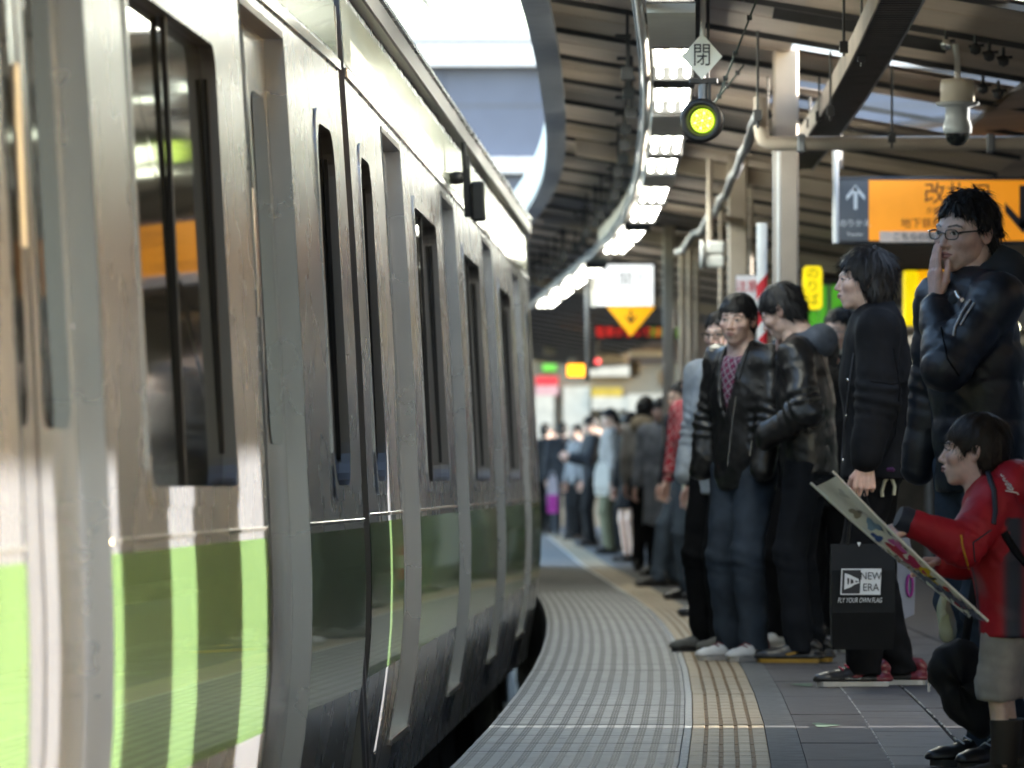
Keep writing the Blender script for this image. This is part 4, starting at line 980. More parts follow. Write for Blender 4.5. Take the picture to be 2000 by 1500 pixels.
def make_hair(style, h, m, parent, M, strands=1., seed=1, top_tuft=0.):
    S = HAIRS[style]; az = np.array(S['az'])*PI/180
    def f(P):
        x, y, z = P[...,0], P[...,1], P[...,2]
        th = S['th']
        d = sd_ell(P, (0,.020,.036), (.0755+th*.62,.094+th*.8,.083+th*.95))
        d = smin(d, sd_ell(P, (0,.028,-.02), (.068+th*.7,.078+th*.7,.075)), .02)
        if style in ('long','bob'): d = smin(d, sd_ell(P, (0,.030,-.055), (.076,.076,.082)), .025)
        a = np.abs(np.arctan2(x, -y)); hl = np.interp(a, az, S['hl'])
        w_ = .006*np.sin(a*13+seed)+.005*np.sin(a*29+2*seed)+.0035*np.sin(a*61+x*40)
        d = np.maximum(d, (hl+w_-z)*.9)
        lump = np.sin(x*95+seed)*np.sin(y*80+1.3*seed)*np.sin(z*70+.7)*S['spike']*.35 + np.sin(x*210+z*60+seed)*np.sin(y*190+seed)*S['spike']*.2
        return d + lump
    V, Q = surf(f, (-.125,-.14,-.16), (.125,.16,.165), h)
    V = relax(V, Q, 1, .4); N = vnormals(V, Q)
    me = np_mesh('hair', V, Q, [m])
    rs = np.random.RandomState(seed); n = int(S['n']*strands); verts = []; quads = []
    if n:
        pick = rs.randint(0, len(V), n*2); pick = pick[(V[pick,2] > -.10)][:n]
        crown = np.array((0,.035,.11)); Pv = V[pick].copy(); Nn = N[pick]
        dr = Pv-crown; dr[:,2] -= .05; dr += rs.normal(scale=.02, size=dr.shape)
        dr[:,0] += .02*np.sin(seed)
        if style == 'curly': dr = rs.normal(size=dr.shape)
        dr -= Nn*np.sum(dr*Nn, 1, keepdims=True); dr /= np.maximum(np.linalg.norm(dr, axis=1, keepdims=True), 1e-6)
        side = np.cross(dr, Nn); L = S['slen']*rs.uniform(.5,1.1,len(pick)); seg = 4; wd = rs.uniform(.0010,.0034,len(pick))
        lift = S['spike']*rs.uniform(.1,1.,len(pick)); bend = rs.normal(scale=.25, size=len(pick))
        hl_all = []
        for j in range(seg+1):
            t = j/seg; c = Pv + dr*(L*t)[:,None] + Nn*(lift*(t-.15) - .35*L*t*t*.6)[:,None] + side*(bend*L*t*t)[:,None]
            c[:,2] -= .25*L*t*t
            # keep strands outside the skull
            q = (c-np.array((0,.020,.036)))/np.array((.0755+S['th']*.6,.094+S['th']*.75,.083+S['th']*.9)); k = np.linalg.norm(q, axis=1)
            inside = (k < 1.0) & (c[:,2] > 0); c[inside] = np.array((0,.020,.036)) + (c[inside]-np.array((0,.020,.036)))/k[inside][:,None]*1.005
            w_ = wd*(1-t*.93); verts.append(np.stack([c-side*w_[:,None], c+side*w_[:,None]], 1))
        A4 = np.stack(verts, 1); e_ = A4[:,-1].mean(1); ea = np.abs(np.arctan2(e_[:,0], -e_[:,1])); ok = (e_[:,2] > np.interp(ea, az, S['hl'])-np.where(ea < 1.3, .016, .035)); A4 = A4[ok]; pick = pick[ok]
        A = A4.reshape(-1, 3); per = (seg+1)*2; st = np.arange(len(pick))*per
        for j in range(seg):
            quads.append(np.stack([st+2*j, st+2*j+1, st+2*j+3, st+2*j+2], 1))
        Q2 = np.concatenate(quads)
        V3 = np.concatenate([V, A]); Q3 = np.concatenate([Q, Q2+len(V)])
        me = np_mesh('hair', V3, Q3, [m])
    me.transform(M); return link('hair', me, parent)

def hand_prims(wr, dirv, nrm, side, k=1., curl=(.3,.3,.3,.3), spread=.06, thumb=.6, thumbcurl=.3):
    """list of capsules for a palm, four fingers and a thumb; nrm points out of the back of the hand;
    side is the direction across the palm towards the thumb"""
    wr = Vector(wr); d = Vector(dirv).normalized(); n = Vector(nrm); n = (n-d*n.dot(d)).normalized(); s = d.cross(n)
    if s.dot(Vector(side)) < 0: s = -s
    pr = []; pal = wr+d*.088*k
    for q in (-.5,-.17,.17,.5):
        pr.append((wr+s*q*.038*k, pal+s*q*.068*k+d*(-.008*k*abs(q)), .0155*k, .0125*k))
    Ls = (.064,.078,.083,.074)          # little .. index
    for i, q in enumerate((-.5,-.17,.17,.5)):
        b = pal+s*q*.070*k+d*(-.012*k*(q < -.4)); L = Ls[i]*k; c = curl[i]; dd = (d+s*q*spread*2).normalized(); r = .0092*k*(.88 if i == 0 else 1)
        for j, (fr, cr) in enumerate(((.45,.5),(.30,.9),(.25,.7))):
            ax = dd.cross(n).normalized(); rot = Matrix.Rotation(-c*cr, 3, ax) if True else None
            cand = rot @ dd
            if (cand-dd).dot(n) > 0: cand = Matrix.Rotation(c*cr, 3, ax) @ dd
            nn = cand; e = b+nn*L*fr; pr.append((b, e, r*(1-.08*j), r*(.93-.1*j))); 
            n2 = n; dd = nn; b = e
    tb = wr+d*.022*k+s*.020*k-n*.006*k; t1 = tb+(d*.6+s*thumb-n*.25).normalized()*.042*k; t2 = t1+(d*(.9)+s*thumb*.35-n*thumbcurl).normalized()*.032*k; t3 = t2+(d-s*.05-n*thumbcurl).normalized()*.024*k
    pr += [(tb, t1, .0145*k, .0115*k), (t1, t2, .0108*k, .0098*k), (t2, t3, .0098*k, .0080*k)]
    return pr
def caps_mesh(pr, h, k=.004, pad=.03):
    A = np.array([tuple(p[0]) for p in pr]+[tuple(p[1]) for p in pr]); lo = A.min(0)-pad; hi = A.max(0)+pad
    def f(P):
        d = None
        for a, b, ra, rb in pr:
            q = sd_cap(P, tuple(a), tuple(b), ra, rb); d = q if d is None else smin(d, q, k)
        return d
    return surf(f, lo, hi, h)

def make_shoe(k, col_upper, col_sole, col_toe, parent, T, mark=None, laces=None, low=False):
    """toe points to local -Y; built as sole, upper, toe cap and laces"""
    root_me = []
    prof = [(-.165,.020,.030),(-.155,.035,.042),(-.12,.045,.052),(-.07,.047,.064),(-.03,.042,.082),(.01,.038,.098),(.05,.037,.105 if not low else .085),(.085,.036,.102 if not low else .08),(.105,.028,.085)]
    def f(P):
        d = None
        for (y0,w0,h0),(y1,w1,h1) in zip(prof[:-1], prof[1:]):
            q = sd_cap(P, (0,y0,.02), (0,y1,.02), w0, w1)
            z0 = (h0+h1)/2; q = np.maximum(q, P[...,2]-z0-.006*0)
            d = q if d is None else smin(d, q, .012)
        for i in range(len(prof)-1):
            y0,w0,h0 = prof[i]; y1,w1,h1 = prof[i+1]
            q = sd_cap(P, (0,y0,h0-w0*.62), (0,y1,h1-w1*.62), w0*.66, w1*.66); d = smin(d, q, .015)
        return np.maximum(d, .018-P[...,2])
    if 'shoe' not in _HC: _HC['shoe'] = surf(f, (-.07,-.21,0), (.07,.15,.13), .008)
    V, Q = _HC['shoe']; c = V[Q].mean(1)
    mi = np.zeros(len(Q), int); mi[:] = 0
    if col_toe is not None: mi[(c[:,1] > .06)] = 1; mi[(np.abs(c[:,0]) > .022) & (c[:,1] > -.02) & (c[:,1] < .05) & (c[:,2] > .06)] = 1
    me = np_mesh('shoe', V*k, Q, [col_upper, col_toe or col_upper], mi); me.transform(T); o = link('shoe', me, parent)
    b = MB(); pts = []
    for (y,w_,_h) in prof: pts.append((w_+.004, y))
    outl = [(x,y) for x,y in pts]+[(-x,y) for x,y in pts[::-1]]
    outl = [(0,-.176)]+outl[:len(pts)]+[(0,.112)]+outl[len(pts):]
    n = len(outl); VV = [Vector((x*k,y*k,z*k)) for z in (0,.019) for x,y in outl]
    b.add([T@v for v in VV], [tuple(range(n))[::-1], tuple(range(n,2*n))]+[(i,(i+1)%n,(i+1)%n+n,i+n) for i in range(n)], col_sole)
    b.obj('sole', o)
    if laces:
        for i in range(4):
            y = -.085+.022*i; z = .066+.0095*i
            q = MB(); q.tube([T@Vector((x*k,(y+.01*abs(x)/.03)*k,(z+.010-abs(x)*.4)*k)) for x in (-.028,-.012,0,.012,.028)], .0032*k, laces, n=5); q.obj('lace', o)
    if mark:
        for s in (-1,1):
            P_ = [(-.045,.040),(-.030,.033),(.0,.040),(.045,.064),(.005,.052),(-.025,.047)]
            q = MB(); q.add([T@Vector((s*(.0425 if y < -.01 else .0395)*k*1.01+s*.003,y*k,z*k)) for y,z in P_], [tuple(range(6))], mark); q.obj('side_mark', o, recalc=False)
    return o

def person(label, x, z, h, yaw, head=(0,0,0), hair='short', hairm=None, top=None, bottom=None, arms=None, shoes=None, detail=0,
           group=None, tone=1., lean=0., stance=.09, feet=None, kid=False, hoff=(0,0), tuft=0, nhair=None):
    """x, z: where the person stands; yaw: body heading, 0 faces the camera, -90 the picture's left"""
    k = h/1.72; hk = k*(1.0 if not kid else 1.42)
    g = {2:.0022, 1:.0032, 0:.0055}[detail]; gc = {2:.008, 1:.011, 0:.016}[detail]
    rz = R(yaw); hz = h-.128*hk
    def W(p): # world point -> local
        return rotz(np.array((p[0]-x, p[1]-z, p[2])), -rz)
    sh_w = .165*k*(1 if not kid else 1.05); shz = 1.405*k if not kid else h*.765; hipz = .90*k if not kid else .47*h
    ly = -lean   # leaning forward shifts the shoulders towards -y
    SH = {s: Vector((s*sh_w, ly, shz)) for s in (-1,1)}
    HP = {s: Vector((s*.085*k, 0, hipz)) for s in (-1,1)}
    feet = feet or {-1:(-stance*k, .0), 1:(stance*k, -.02)}
    AN = {s: Vector((feet[s][0], feet[s][1], .085*k)) for s in (-1,1)}
    KN = {}
    for s in (-1,1):
        L = (HP[s]-AN[s]).length; e, _ = ik(HP[s], AN[s], L*.505, L*.505, (0,-1,0)); KN[s] = e
    arms = arms or {}
    L1, L2 = (.285*k, .255*k) if not kid else (.17*h, .155*h)
    EL, WR, HD = {}, {}, {}
    for s in (-1,1):
        a = arms.get(s) or {}
        t = a.get('at'); 
        if t is None: t = (s*.24*k, ly*.3-.06*k, hipz-.04*k)
        elif a.get('world'): t = W(t)
        e, wv = ik(SH[s], t, L1, L2, a.get('pole', (s*.4, 1, -.3))); EL[s], WR[s] = e, wv
        HD[s] = a
    # ---- body: one continuous skin
    HM = Matrix.Translation((hoff[0], ly*1.15+hoff[1]-.012, hz)) @ Matrix.Rotation(R(head[0]),4,'Z') @ Matrix.Rotation(R(head[1]),4,'X') @ Matrix.Rotation(R(head[2]),4,'Y') @ Matrix.Scale(hk,4)
    Vh, Qh = head_mesh(g/1.0); Ch = head_cols(Vh, tone)
    H3 = np.array(HM); Vh2 = Vh@H3[:3,:3].T+H3[:3,3]
    def fb(P):
        d = sd_cap(P, (0,ly,shz-.03*k), (0,0,hipz), .115*k, .10*k, .65)
        for s in (-1,1):
            d = smin(d, sd_cap(P, SH[s]*.98, EL[s], .042*k, .034*k), .03)
            d = smin(d, sd_cap(P, EL[s], WR[s], .034*k, .024*k), .02)
            d = smin(d, sd_cap(P, HP[s], KN[s], .075*k, .052*k), .03)
            d = smin(d, sd_cap(P, KN[s], AN[s], .050*k, .036*k), .02)
            d = smin(d, sd_cap(P, (0,ly+.01,shz+.0), SH[s], .06*k, .05*k), .02)
        d = smin(d, sd_cap(P, (hoff[0]*.5,ly,shz), (hoff[0],ly*1.15+hoff[1]+.02,hz-.06*hk), .060*k, .052*hk), .03)
        return d
    pts = np.array([tuple(q) for q in list(SH.values())+list(EL.values())+list(WR.values())+list(AN.values())+[Vector((0,0,hz))]])
    lo = pts.min(0)-.14; hi = pts.max(0)+.14; lo[2] = .02; hi[2] = hz-.03*hk
    Vb, Qb = surf(fb, lo, hi, gc*1.15 if detail < 2 else .012)
    parts = [(Vh2, Qh, Ch), (Vb, Qb, np.tile(np.array(SKIN)*tone, (len(Vb),1)))]
    for s in (-1,1):
        a = HD[s]
        if a.get('pocket'): continue
        dv = a.get('dir'); dv = Vector(dv) if dv is not None else (WR[s]-EL[s])
        if a.get('world') and a.get('dir') is not None: dv = Vector(rotz(np.array(a['dir']), -rz))
        nv = Vector(a.get('nrm', (s,0,0))); sv_ = Vector(a.get('side', (0,-1,0)))
        if a.get('world') and 'nrm' in a: nv = Vector(rotz(np.array(a['nrm']), -rz))
        if a.get('world') and 'side' in a: sv_ = Vector(rotz(np.array(a['side']), -rz))
        pr = hand_prims(WR[s]+dv.normalized()*.012*k, dv, nv, sv_, k*(1.0 if not kid else 1.15), a.get('curl', (.7,.6,.55,.5)), a.get('spread', .04), a.get('thumb', .6), a.get('tcurl', .3))
        pr.append((EL[s].lerp(WR[s],.6), WR[s]+dv.normalized()*.01, .027*k, .022*k))
        Vq, Qq = caps_mesh(pr, {2:.0028,1:.0036,0:.007}[detail], .0035*k)
        parts.append((Vq, Qq, np.tile(np.array(SKIN)*tone*np.array((1.03,.93,.92)), (len(Vq),1))))
    off = 0; VV = []; QQ = []; CC = []
    for v, q, c in parts: VV.append(v); QQ.append(q+off); CC.append(c); off += len(v)
    body = link('person', np_mesh('person', np.concatenate(VV), np.concatenate(QQ), [M_skin], None, np.concatenate(CC)), None, (x, z, 0), rz)
    tag(body, label, 'person', group)
    # ---- hair
    if hair: make_hair(hair, {2:.0035,1:.0045,0:.007}[detail], hairm or M_hair, body, HM, {2:1.6,1:1.,0:.25}[detail] if nhair is None else nhair, seed=int(abs(x*97+z*13))%50+1)
    out = dict(root=body, k=k, hk=hk, HM=HM, SH=SH, EL=EL, WR=WR, HP=HP, KN=KN, AN=AN, hz=hz, shz=shz, hipz=hipz, W=W, ly=ly, gc=gc)
    # ---- jacket
    if top:
        m = top['m']; kind = top.get('kind','cloth'); T = top.get('t', .0)*k; hem = top.get('hem', hipz-.06*k); b = top.get('bulk', 1.)
        wide = .150*k*b+T; 
        torso = [((0,.01,hem-.03), wide*1.02*top.get('flare',1.), top.get('sy',.74)), ((0,0,hipz+.10*k), wide*.98, .72), ((0,ly*.5,hipz+.30*k), wide*1.08, .70), ((0,ly,shz-.09*k), wide*1.04, .68)]
        bones = []
        def fj(P):
            d = None
            for (a, ra, sa), (c, rc, sc_) in zip(torso[:-1], torso[1:]):
                q = sd_cap(P, a, c, ra, rc, (sa+sc_)/2); d = q if d is None else smin(d, q, .04*k)
            for s in (-1,1):
                d = smin(d, sd_cap(P, (0,ly+.012*k,shz+.005*k), SH[s]+Vector((0,0,-.012*k)), .072*k+T, .066*k*b+T), .04*k)
                arm = sd_cap(P, SH[s]+Vector((0,0,-.012*k)), EL[s], .068*k*b+T, .058*k*b+T)
                arm = smin(arm, sd_cap(P, EL[s], EL[s].lerp(WR[s], .93), .058*k*b+T, .045*k*b+T*.8), .025*k)
                if HD[s].get('short'): pass
                d = smin(d, arm, .022*k)
            if top.get('skirt'): d = smin(d, sd_cap(P, (0,.01,hem-.02), (0,0,hipz+.05*k), wide*1.18, wide*.95, .8), .05*k)
            nk = np.maximum(sd_cap(P, (0,ly,shz-.02*k), (0,ly*1.1-.0*k,shz+top.get('collar',.075)*k), .092*k, .080*k), -(sd_cap(P, (0,ly-.012*k,shz+.0*k), (0,ly*1.1-.02*k,shz+.16*k), .058*k, .072*k)))
            nk = np.maximum(nk, P[...,2]-(shz+top.get('collar',.075)*k) - (P[...,1]-ly)*.35)
            d = smin(d, nk, .015*k)
            d = np.maximum(d, hem-P[...,2])
            if top.get('open'):   # a V opening showing what is under the jacket
                zz_ = P[...,2]; wv = np.interp(zz_, [shz-.30*k, shz-.12*k, shz+.06*k], [-.01, top['open'][0], top['open'][1]])
                cut = np.maximum(np.abs(P[...,0]-top.get('ox',0))-wv*k, P[...,1]-(ly-.030*k))
                d = np.maximum(d, -cut)
            return d
        p2 = np.array([tuple(q) for q in list(SH.values())+list(EL.values())+list(WR.values())]+[(wide+.05,wide,hem),(-wide-.05,-wide,hem)])
        lo = p2.min(0)-.12*k-T; hi = p2.max(0)+.12*k+T; lo[2] = min(hem-.02, lo[2]); hi[2] = max(hi[2], shz+.16*k)
        V, Q = surf(fj, lo, hi, gc); V = relax(V, Q, 1, .5); N = vnormals(V, Q)
        # coordinate along the nearest bone
        def seg_t(a, c):
            a = np.array(a); c = np.array(c); d = c-a; t = np.clip((V-a)@d/(d@d), 0, 1); return np.linalg.norm(V-a-t[:,None]*d, axis=1), t*np.linalg.norm(d)
        D_ = [np.linalg.norm(V[:, :2]-np.array((0,0))*1., axis=1)*.86-.03*k]; S_ = [V[:,2].copy()]
        for s in (-1,1):
            d1, t1 = seg_t(SH[s], EL[s]); d2, t2 = seg_t(EL[s], WR[s]); D_ += [d1, d2]; S_ += [t1, t2+L1]
        D_ = np.stack(D_); S_ = np.stack(S_); pick = D_.argmin(0); bt = S_[pick, np.arange(len(V))]; is_arm = pick > 0
        amp = {'puffer':.0022,'leather':.009,'cloth':.006,'coat':.004,'denim':.006}[kind]*k
        dsp = amp*folds(V, 5.5/k, x*3+z, (1,1,.65))*np.where(is_arm, 1.35, .8)
        dsp += amp*.9*np.where(is_arm, np.exp(-((bt-L1)/(.09*k))**2)*np.sin(bt/k*2*PI*22+3*nz3(V,6,2)), 0)   # creases at the elbow
        if kind == 'puffer':
            per = np.where(is_arm, .105*k, .115*k); ph = bt/per + .10*nz3(V, 4/k, 5)
            dsp += top.get('puff', .009)*k*(np.abs(np.sin(PI*ph))**.5-.65) + .0012*k*nz3(V, 16/k, 8, (1,1,.5)) + .0015*k*folds(V, 13/k, 12, (1,1,1.6))
        if kind == 'leather': dsp += .0022*k*folds(V, 17/k, 9)
        dsp += .0012*k*folds(V, 26/k, 21)
        if kind == 'denim': dsp += .002*k*folds(V, 14/k, 4)
        V = V+N*dsp[:,None]; V = relax(V, Q, 1, .25)
        mi = None; mats_ = [m]
        vc = None
        if top.get('vc'): vc = top['vc'](V, out)
        if top.get('zones'): mi, mats_ = top['zones'](V[Q].mean(1), out, m)
        jo = link(top.get('name','jacket'), np_mesh('jacket', V, Q, mats_, mi, vc), body); out['jacket'] = jo
        for s in (-1,1):
            if HD[s].get('pocket') or HD[s].get('nocuff'): continue
            cm = top.get('cuff', m); a = EL[s].lerp(WR[s], .88); c = EL[s].lerp(WR[s], 1.02); 
            q = MB(); rr = .038*k; q.tube([a, a.lerp(c,.3), a.lerp(c,.8), c], [rr*1.12, rr*1.08, rr*.98, rr*.90], cm, n=20, caps=True); q.obj('cuff', jo)
        if top.get('inner'):
            im = top['inner']
            def fi(P):
                d = sd_cap(P, (0,0,hem+.06*k), (0,ly,shz-.08*k), wide*.86, wide*.90, .70)
                d = smin(d, sd_cap(P, (0,ly,shz-.08*k), (0,ly*1.1,shz+.04*k), .09*k, .066*k), .03*k)
                return np.maximum(np.maximum(d, hem+.04*k-P[...,2]), P[...,2]-(shz+.045*k)-(P[...,1]-ly)*.4)
            Vi, Qi = surf(fi, (-.2*k,-.2*k,hem-.1*k), (.2*k,.2*k,shz+.12*k), gc); Ni = vnormals(Vi, Qi); Vi = Vi+Ni*(.003*folds(Vi, 7, 3))[:,None]
            link('shirt', np_mesh('shirt', Vi, Qi, [im]), body)
        if top.get('hood'):
            hm = top.get('hoodm', m); hs = top['hood']
            def fh(P):
                d = sd_ell(P, (0,ly+.085*k,shz+.055*k), (.130*k*hs,.085*k*hs,.085*k*hs))
                d = smin(d, sd_cap(P, (-.085*k,ly+.01*k,shz+.05*k), (-.055*k,ly-.085*k,shz-.02*k), .034*k, .022*k), .03*k)
                d = smin(d, sd_cap(P, (.085*k,ly+.01*k,shz+.05*k), (.055*k,ly-.085*k,shz-.02*k), .034*k, .022*k), .03*k)
                cut = sd_ell(P, (0,ly+.012*k,shz+.12*k), (.072*k,.085*k,.10*k)); return np.maximum(d, -cut)
            Vi, Qi = surf(fh, (-.22*k,-.2*k,shz-.12*k), (.22*k,.28*k,shz+.24*k), gc*.8); Ni = vnormals(Vi, Qi); Vi = Vi+Ni*(.006*k*folds(Vi, 8/k, 5))[:,None]
            ho = link('hood', np_mesh('hood', relax(Vi,Qi,1,.3), Qi, [hm]), body)
            if top.get('fur'):
                rs = np.random.RandomState(4); idx = rs.randint(0, len(Vi), 1500); A = Vi[idx]; Nn = Ni[idx]+rs.normal(scale=.5, size=(1500,3)); sd_ = np.cross(Nn, rs.normal(size=(1500,3))); sd_ /= np.linalg.norm(sd_,axis=1,keepdims=True)
                T3 = np.stack([A-sd_*.002, A+sd_*.002, A+Nn*.028], 1).reshape(-1,3); ff = np_mesh('fur', T3, np.arange(4500).reshape(-1,3), [hm]); fo = link('fur', ff, ho); tag(fo, kind='stuff')
    # ---- trousers
    if bottom:
        m = bottom['m']; wd = bottom.get('w', 1.); end = bottom.get('end', .045*k); kind = bottom.get('kind','jeans')
        def ft(P):
            d = sd_cap(P, (0,.01,hipz-.02*k), (0,0,hipz+.12*k), .135*k, .125*k, .78)
            for s in (-1,1):
                d = smin(d, sd_cap(P, HP[s]+Vector((0,.0,-.01*k)), KN[s], .092*k*wd, .070*k*wd), .03*k)
                d = smin(d, sd_cap(P, KN[s], AN[s]+Vector((0,.005*k,-.03*k)), .070*k*wd, bottom.get('ankle',.062)*k*wd), .03*k)
            if kind == 'skirt': d = smin(d, sd_cap(P, (0,0,end), (0,0,hipz), bottom.get('flare',.22)*k, .13*k, .85), .03*k)
            return np.maximum(d, end-P[...,2])
        pp_ = np.array([tuple(q) for q in list(AN.values())+list(KN.values())+list(HP.values())]); lo = pp_.min(0)-.17*k; hi = pp_.max(0)+.17*k; lo[2] = end-.02; 
        V, Q = surf(ft, lo, hi, gc); N = vnormals(V, Q)
        zk = np.clip((V[:,2]-.08*k)/(.25*k), 0, 1)
        dsp = .006*k*folds(V, 4.5/k, z+x, (1,1,.35)) + .006*k*(1-zk)*np.sin(V[:,2]/k*2*PI*9+4.5*nz3(V, 5/k, 4)) + .004*k*folds(V, 9/k, 31, (1,1,.8)) + .003*k*np.exp(-((V[:,2]-.48*k)/(.1*k))**2)*np.sin(V[:,2]/k*2*PI*14+nz3(V,5,6)*4)
        if kind in ('skirt','coat'): dsp = .008*k*np.sin(np.arctan2(V[:,1],V[:,0])*14)*np.clip((hipz-V[:,2])/(.2*k),0,1)
        V = relax(V+N*dsp[:,None], Q, 1, .3)
        out['trousers'] = link(bottom.get('name','trousers'), np_mesh('trousers', V, Q, [m]), body)
    if shoes is not None:
        for s in (-1,1):
            tr = R(shoes.get('turn',{-1:8,1:-8}[s]*-1 if 'turn' not in shoes else shoes['turn']))
            T_ = Matrix.Translation((AN[s].x, AN[s].y, 0)) @ Matrix.Rotation(R(-s*-8), 4, 'Z') @ Matrix.Translation((0,-.015*k,.003))
            make_shoe(k*(1 if not kid else 1.1), shoes['m'], shoes['sole'], shoes.get('toe'), body, T_, shoes.get('mark'), shoes.get('laces'))
    return out
def film_mat(name='clear film', col=(1,1,1), base=.04, rough=.05):
    if name in MATS: return MATS[name]
    m = bpy.data.materials.new(name); m.use_nodes = True; n = m.node_tree.nodes; l = m.node_tree.links
    n.remove(n['Principled BSDF']); o = n['Material Output']
    tr = n.new('ShaderNodeBsdfTransparent'); tr.inputs[0].default_value = (*col,1); gl = n.new('ShaderNodeBsdfGlossy'); gl.inputs['Roughness'].default_value = rough
    fr = n.new('ShaderNodeFresnel'); fr.inputs[0].default_value = 1.2 if 'film' in name else 1.12; mx = n.new('ShaderNodeMixShader')
    l.new(fr.outputs[0], mx.inputs[0]); l.new(tr.outputs[0], mx.inputs[1]); l.new(gl.outputs[0], mx.inputs[2]); l.new(mx.outputs[0], o.inputs[0])
    MATS[name] = m; return m
def add_glasses(o, m, lensm=None):
    HM = o['HM']; b = MB()
    def P(x,y,z): return HM @ Vector((x,y,z))
    for s in (-1,1):
        L = []
        for i in range(17):
            a = 2*PI*i/16; cx, cz = math.cos(a), math.sin(a)
            ex = .0225*(abs(cx)**.75)*(1 if cx > 0 else -1); ez = .0145*(abs(cz)**.75)*(1 if cz > 0 else -1)
            L.append(P(s*(.033+ex), -.1055+.25*abs(.033+ex-.02), .000+ez))
        b.tube(L, .0017*o['hk'], m, n=6, caps=False)
        b.tube([P(s*.056,-.096,.006), P(s*.072,-.085,.008), P(s*.078,-.03,.008), P(s*.079,.012,.004)], [.0024*o['hk'],.0026*o['hk'],.0022*o['hk'],.0015*o['hk']], m, n=6)
    b.tube([P(-.0125,-.1065,.003), P(0,-.1085,.006), P(.0125,-.1065,.003)], .0017*o['hk'], m, n=6)
    g = b.obj('glasses', o['root'])
    M_l = film_mat('spectacle glass')
    for s in (-1,1):
        q = MB(); L = []
        for i in range(16):
            a = 2*PI*i/16; cx, cz = math.cos(a), math.sin(a); ex = .0222*(abs(cx)**.75)*(1 if cx > 0 else -1); ez = .0142*(abs(cz)**.75)*(1 if cz > 0 else -1)
            L.append((s*(.033+ex), -.1050+.25*abs(.033+ex-.02), ez))
        V = [P(*v) for v in L]+[P(v[0],v[1]+.0008,v[2]) for v in L]
        q.add(V, [tuple(range(16)), tuple(range(16,32))[::-1]]+[(i,(i+1)%16,(i+1)%16+16,i+16) for i in range(16)], M_l); q.obj('lens', g)
    return g
# ---------------------------------------------------------------- the people
M_puf = mat('black blue puffer nylon', (.010,.013,.020), .46, var=.2, scale=8, bump=.0006, bscale=160, spec=.5)
M_leath = mat('black leather', (.009,.009,.010), .35, var=.2, scale=8, bump=.0010, bscale=50, spec=.5)
M_blk = mat('black cotton', (.0075,.008,.0105), .75, var=.25, scale=9, bump=.0006, bscale=250, spec=.18)
M_blk2 = mat('black trousers cloth', (.006,.006,.0075), .8, var=.2, scale=9, spec=.15)
M_den = mat('dark denim', (.042,.055,.076), .85, spec=.2, var=.45, scale=5, bump=.0007, bscale=260)
M_den2 = mat('blackish denim', (.009,.0105,.0145), .85, spec=.2, var=.35, scale=5, bump=.0007, bscale=260)
M_blue = mat('mid blue denim', (.06,.085,.12), .85, var=.3, scale=6)
M_pale = mat('washed pale denim', (.36,.40,.45), .85, var=.4, scale=5, bump=.0007, bscale=200)
M_hoodie = mat('grey blue hoodie cotton', (.075,.09,.12), .9, var=.2, scale=30)
M_grc = mat('grey wool coat', (.22,.23,.26), .9, var=.3, scale=14)
M_navy = mat('navy cloth', (.010,.013,.022), .8, var=.2)
M_beigec = mat('pale beige cloth', (.27,.26,.26), .85, var=.2)
M_olive = mat('olive cloth', (.10,.10,.06), .85, var=.2)
M_fur = mat('dark fur', (.018,.016,.015), .9, var=.4, scale=40)
M_furb = mat('beige fur', (.28,.23,.17), .9, var=.3, scale=40)
M_redj = mat('red jacket nylon', (.40,.006,.018), .62, var=.12, scale=6, bump=.0006, bscale=90)
M_redd = mat('navy panel', (.020,.026,.042), .6, var=.15)
M_khaki = mat('khaki cotton', (.36,.33,.31), .9, var=.15, scale=20)
M_yelp = mat('yellow piping', (.62,.30,.02), .6)
M_shoew = mat('white shoe leather', (.62,.62,.63), .4, var=.1); M_shoer = mat('red shoe leather', (.13,.006,.016), .4, var=.1)
M_shoeb = mat('black shoe leather', (.014,.013,.014), .35, var=.2); M_shoeg = mat('grey suede', (.11,.11,.105), .8, var=.2)
M_solew = mat('off white sole', (.50,.48,.46), .55, var=.15); M_soley = mat('yellow sole', (.34,.19,.02), .55, var=.15)
M_laceR = mat('red laces', (.45,.01,.05), .6); M_laceW = mat('pale laces', (.45,.48,.52), .6); M_bootb = mat('dark brown boot', (.018,.013,.009), .7, var=.3)
